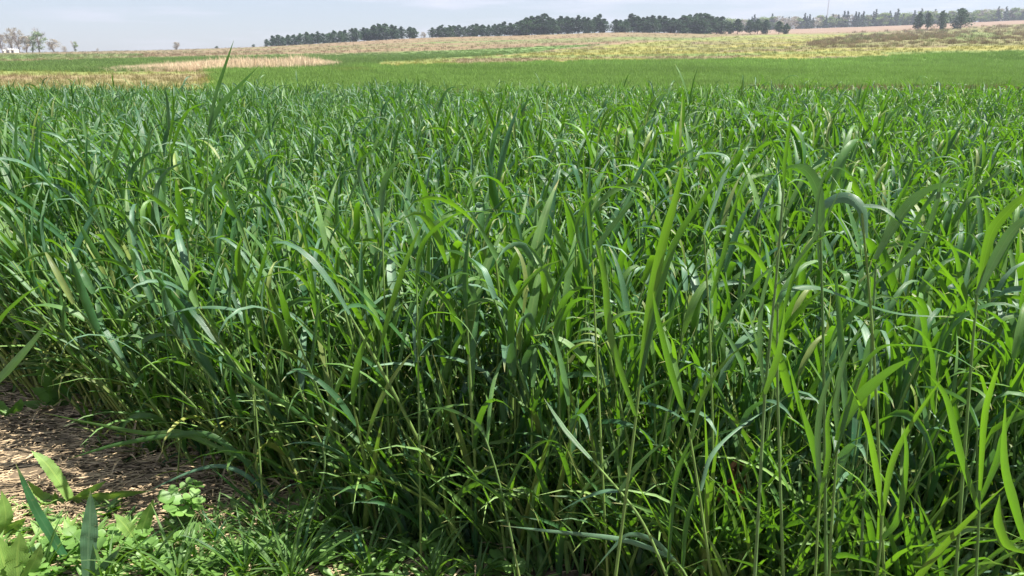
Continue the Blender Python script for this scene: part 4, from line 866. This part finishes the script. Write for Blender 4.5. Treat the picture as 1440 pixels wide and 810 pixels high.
# white farm building at the far left
M_WHITE = plain('white_siding', (.62, .60, .54), nscale=2, var=.06); M_ROOF = plain('pale_roof', (.56, .55, .50), nscale=2, var=.08); M_DARK = plain('dark_opening', (.05, .05, .055), nscale=2, var=.2)
def box_mb(x0, x1, y0, y1, z0, z1):
    m = MB(); V = [Vector(p) for p in ((x0,y0,z0),(x1,y0,z0),(x1,y1,z0),(x0,y1,z0),(x0,y0,z1),(x1,y0,z1),(x1,y1,z1),(x0,y1,z1))]
    m.add(V, [(0,3,2,1),(4,5,6,7),(0,1,5,4),(1,2,6,5),(2,3,7,6),(3,0,4,7)]); return m
def shed(px, Y, wd, hh, label):
    X = (px-720)/1131*Y; o = thing('farm_shed', label, 'shed', (X, Y, tz(X, Y)-.2), 'white sheds at the far left'); 
    link('wall', box_mb(-wd/2, wd/2, -2, 2, 0, hh).mesh('shed_wall', M_WHITE, False), o)
    m = MB(); a = hh*.35; e = .15
    m.add([Vector(p) for p in ((-wd/2-e,-2.2,hh-.05),(wd/2+e,-2.2,hh-.05),(0,-2.2,hh+a),(-wd/2-e,2.2,hh-.05),(wd/2+e,2.2,hh-.05),(0,2.2,hh+a))], [(0,1,2),(5,4,3),(0,2,5,3),(2,1,4,5),(1,0,3,4)]); link('roof', m.mesh('shed_roof', M_ROOF, False), o)
    link('door', box_mb(-wd*.16, wd*.16, -2.06, -2.003, 0, hh*.7).mesh('shed_door', M_DARK, False), o)
shed(14, 400, 1.8, 1.6, 'white shed at the foot of the tall brown trees'); shed(20.5, 396, 1.6, 1.5, 'smaller white shed right beside the other one at far left'); shed(7, 405, 1.0, 1.3, 'narrow white shed at the far left edge')
# radio mast
def mast():
    Y = 900; X = (1158-720)/1131*Y; z = tz(X, Y); o = thing('radio_mast', 'thin tall lattice mast rising into the sky above the far trees at right', 'mast', (X, Y, z)); hgt = 66; a = .5
    M = plain('mast_steel', (.35, .35, .36), var=.1); pts = [(a, 0), (-a*.5, a*.87), (-a*.5, -a*.87)]
    for p in pts: m = MB(); tube(m, [Vector((p[0], p[1], 0)), Vector((p[0], p[1], hgt))], .12, .10, 4); link('leg', m.mesh('mast_leg', M, False), o)
    m = MB(); 
    for k in range(33):
        for i in range(3):
            p, q = pts[i], pts[(i+1) % 3]; tube(m, [Vector((p[0], p[1], k*2)), Vector((q[0], q[1], k*2+2))], .05, .05, 3)
    link('lattice', m.mesh('mast_lattice', M, False), o)
mast()
# ---------------------------------------------------------------- air
hz, ht, ho = newmat('haze_air'); pv = N(ht, 'ShaderNodeVolumePrincipled'); pv.inputs['Color'].default_value = (.78, .84, 1.0, 1); pv.inputs['Density'].default_value = .00032; pv.inputs['Anisotropy'].default_value = .3
L(ht, pv.outputs[0], ho.inputs['Volume'])
hb = box_mb(-1000, 1000, -300, 1100, -12, 125)
ho_ = link('haze', hb.mesh('haze', hz, False)); tag(ho_, 'thin pale haze over the fields', 'haze', kind='stuff')
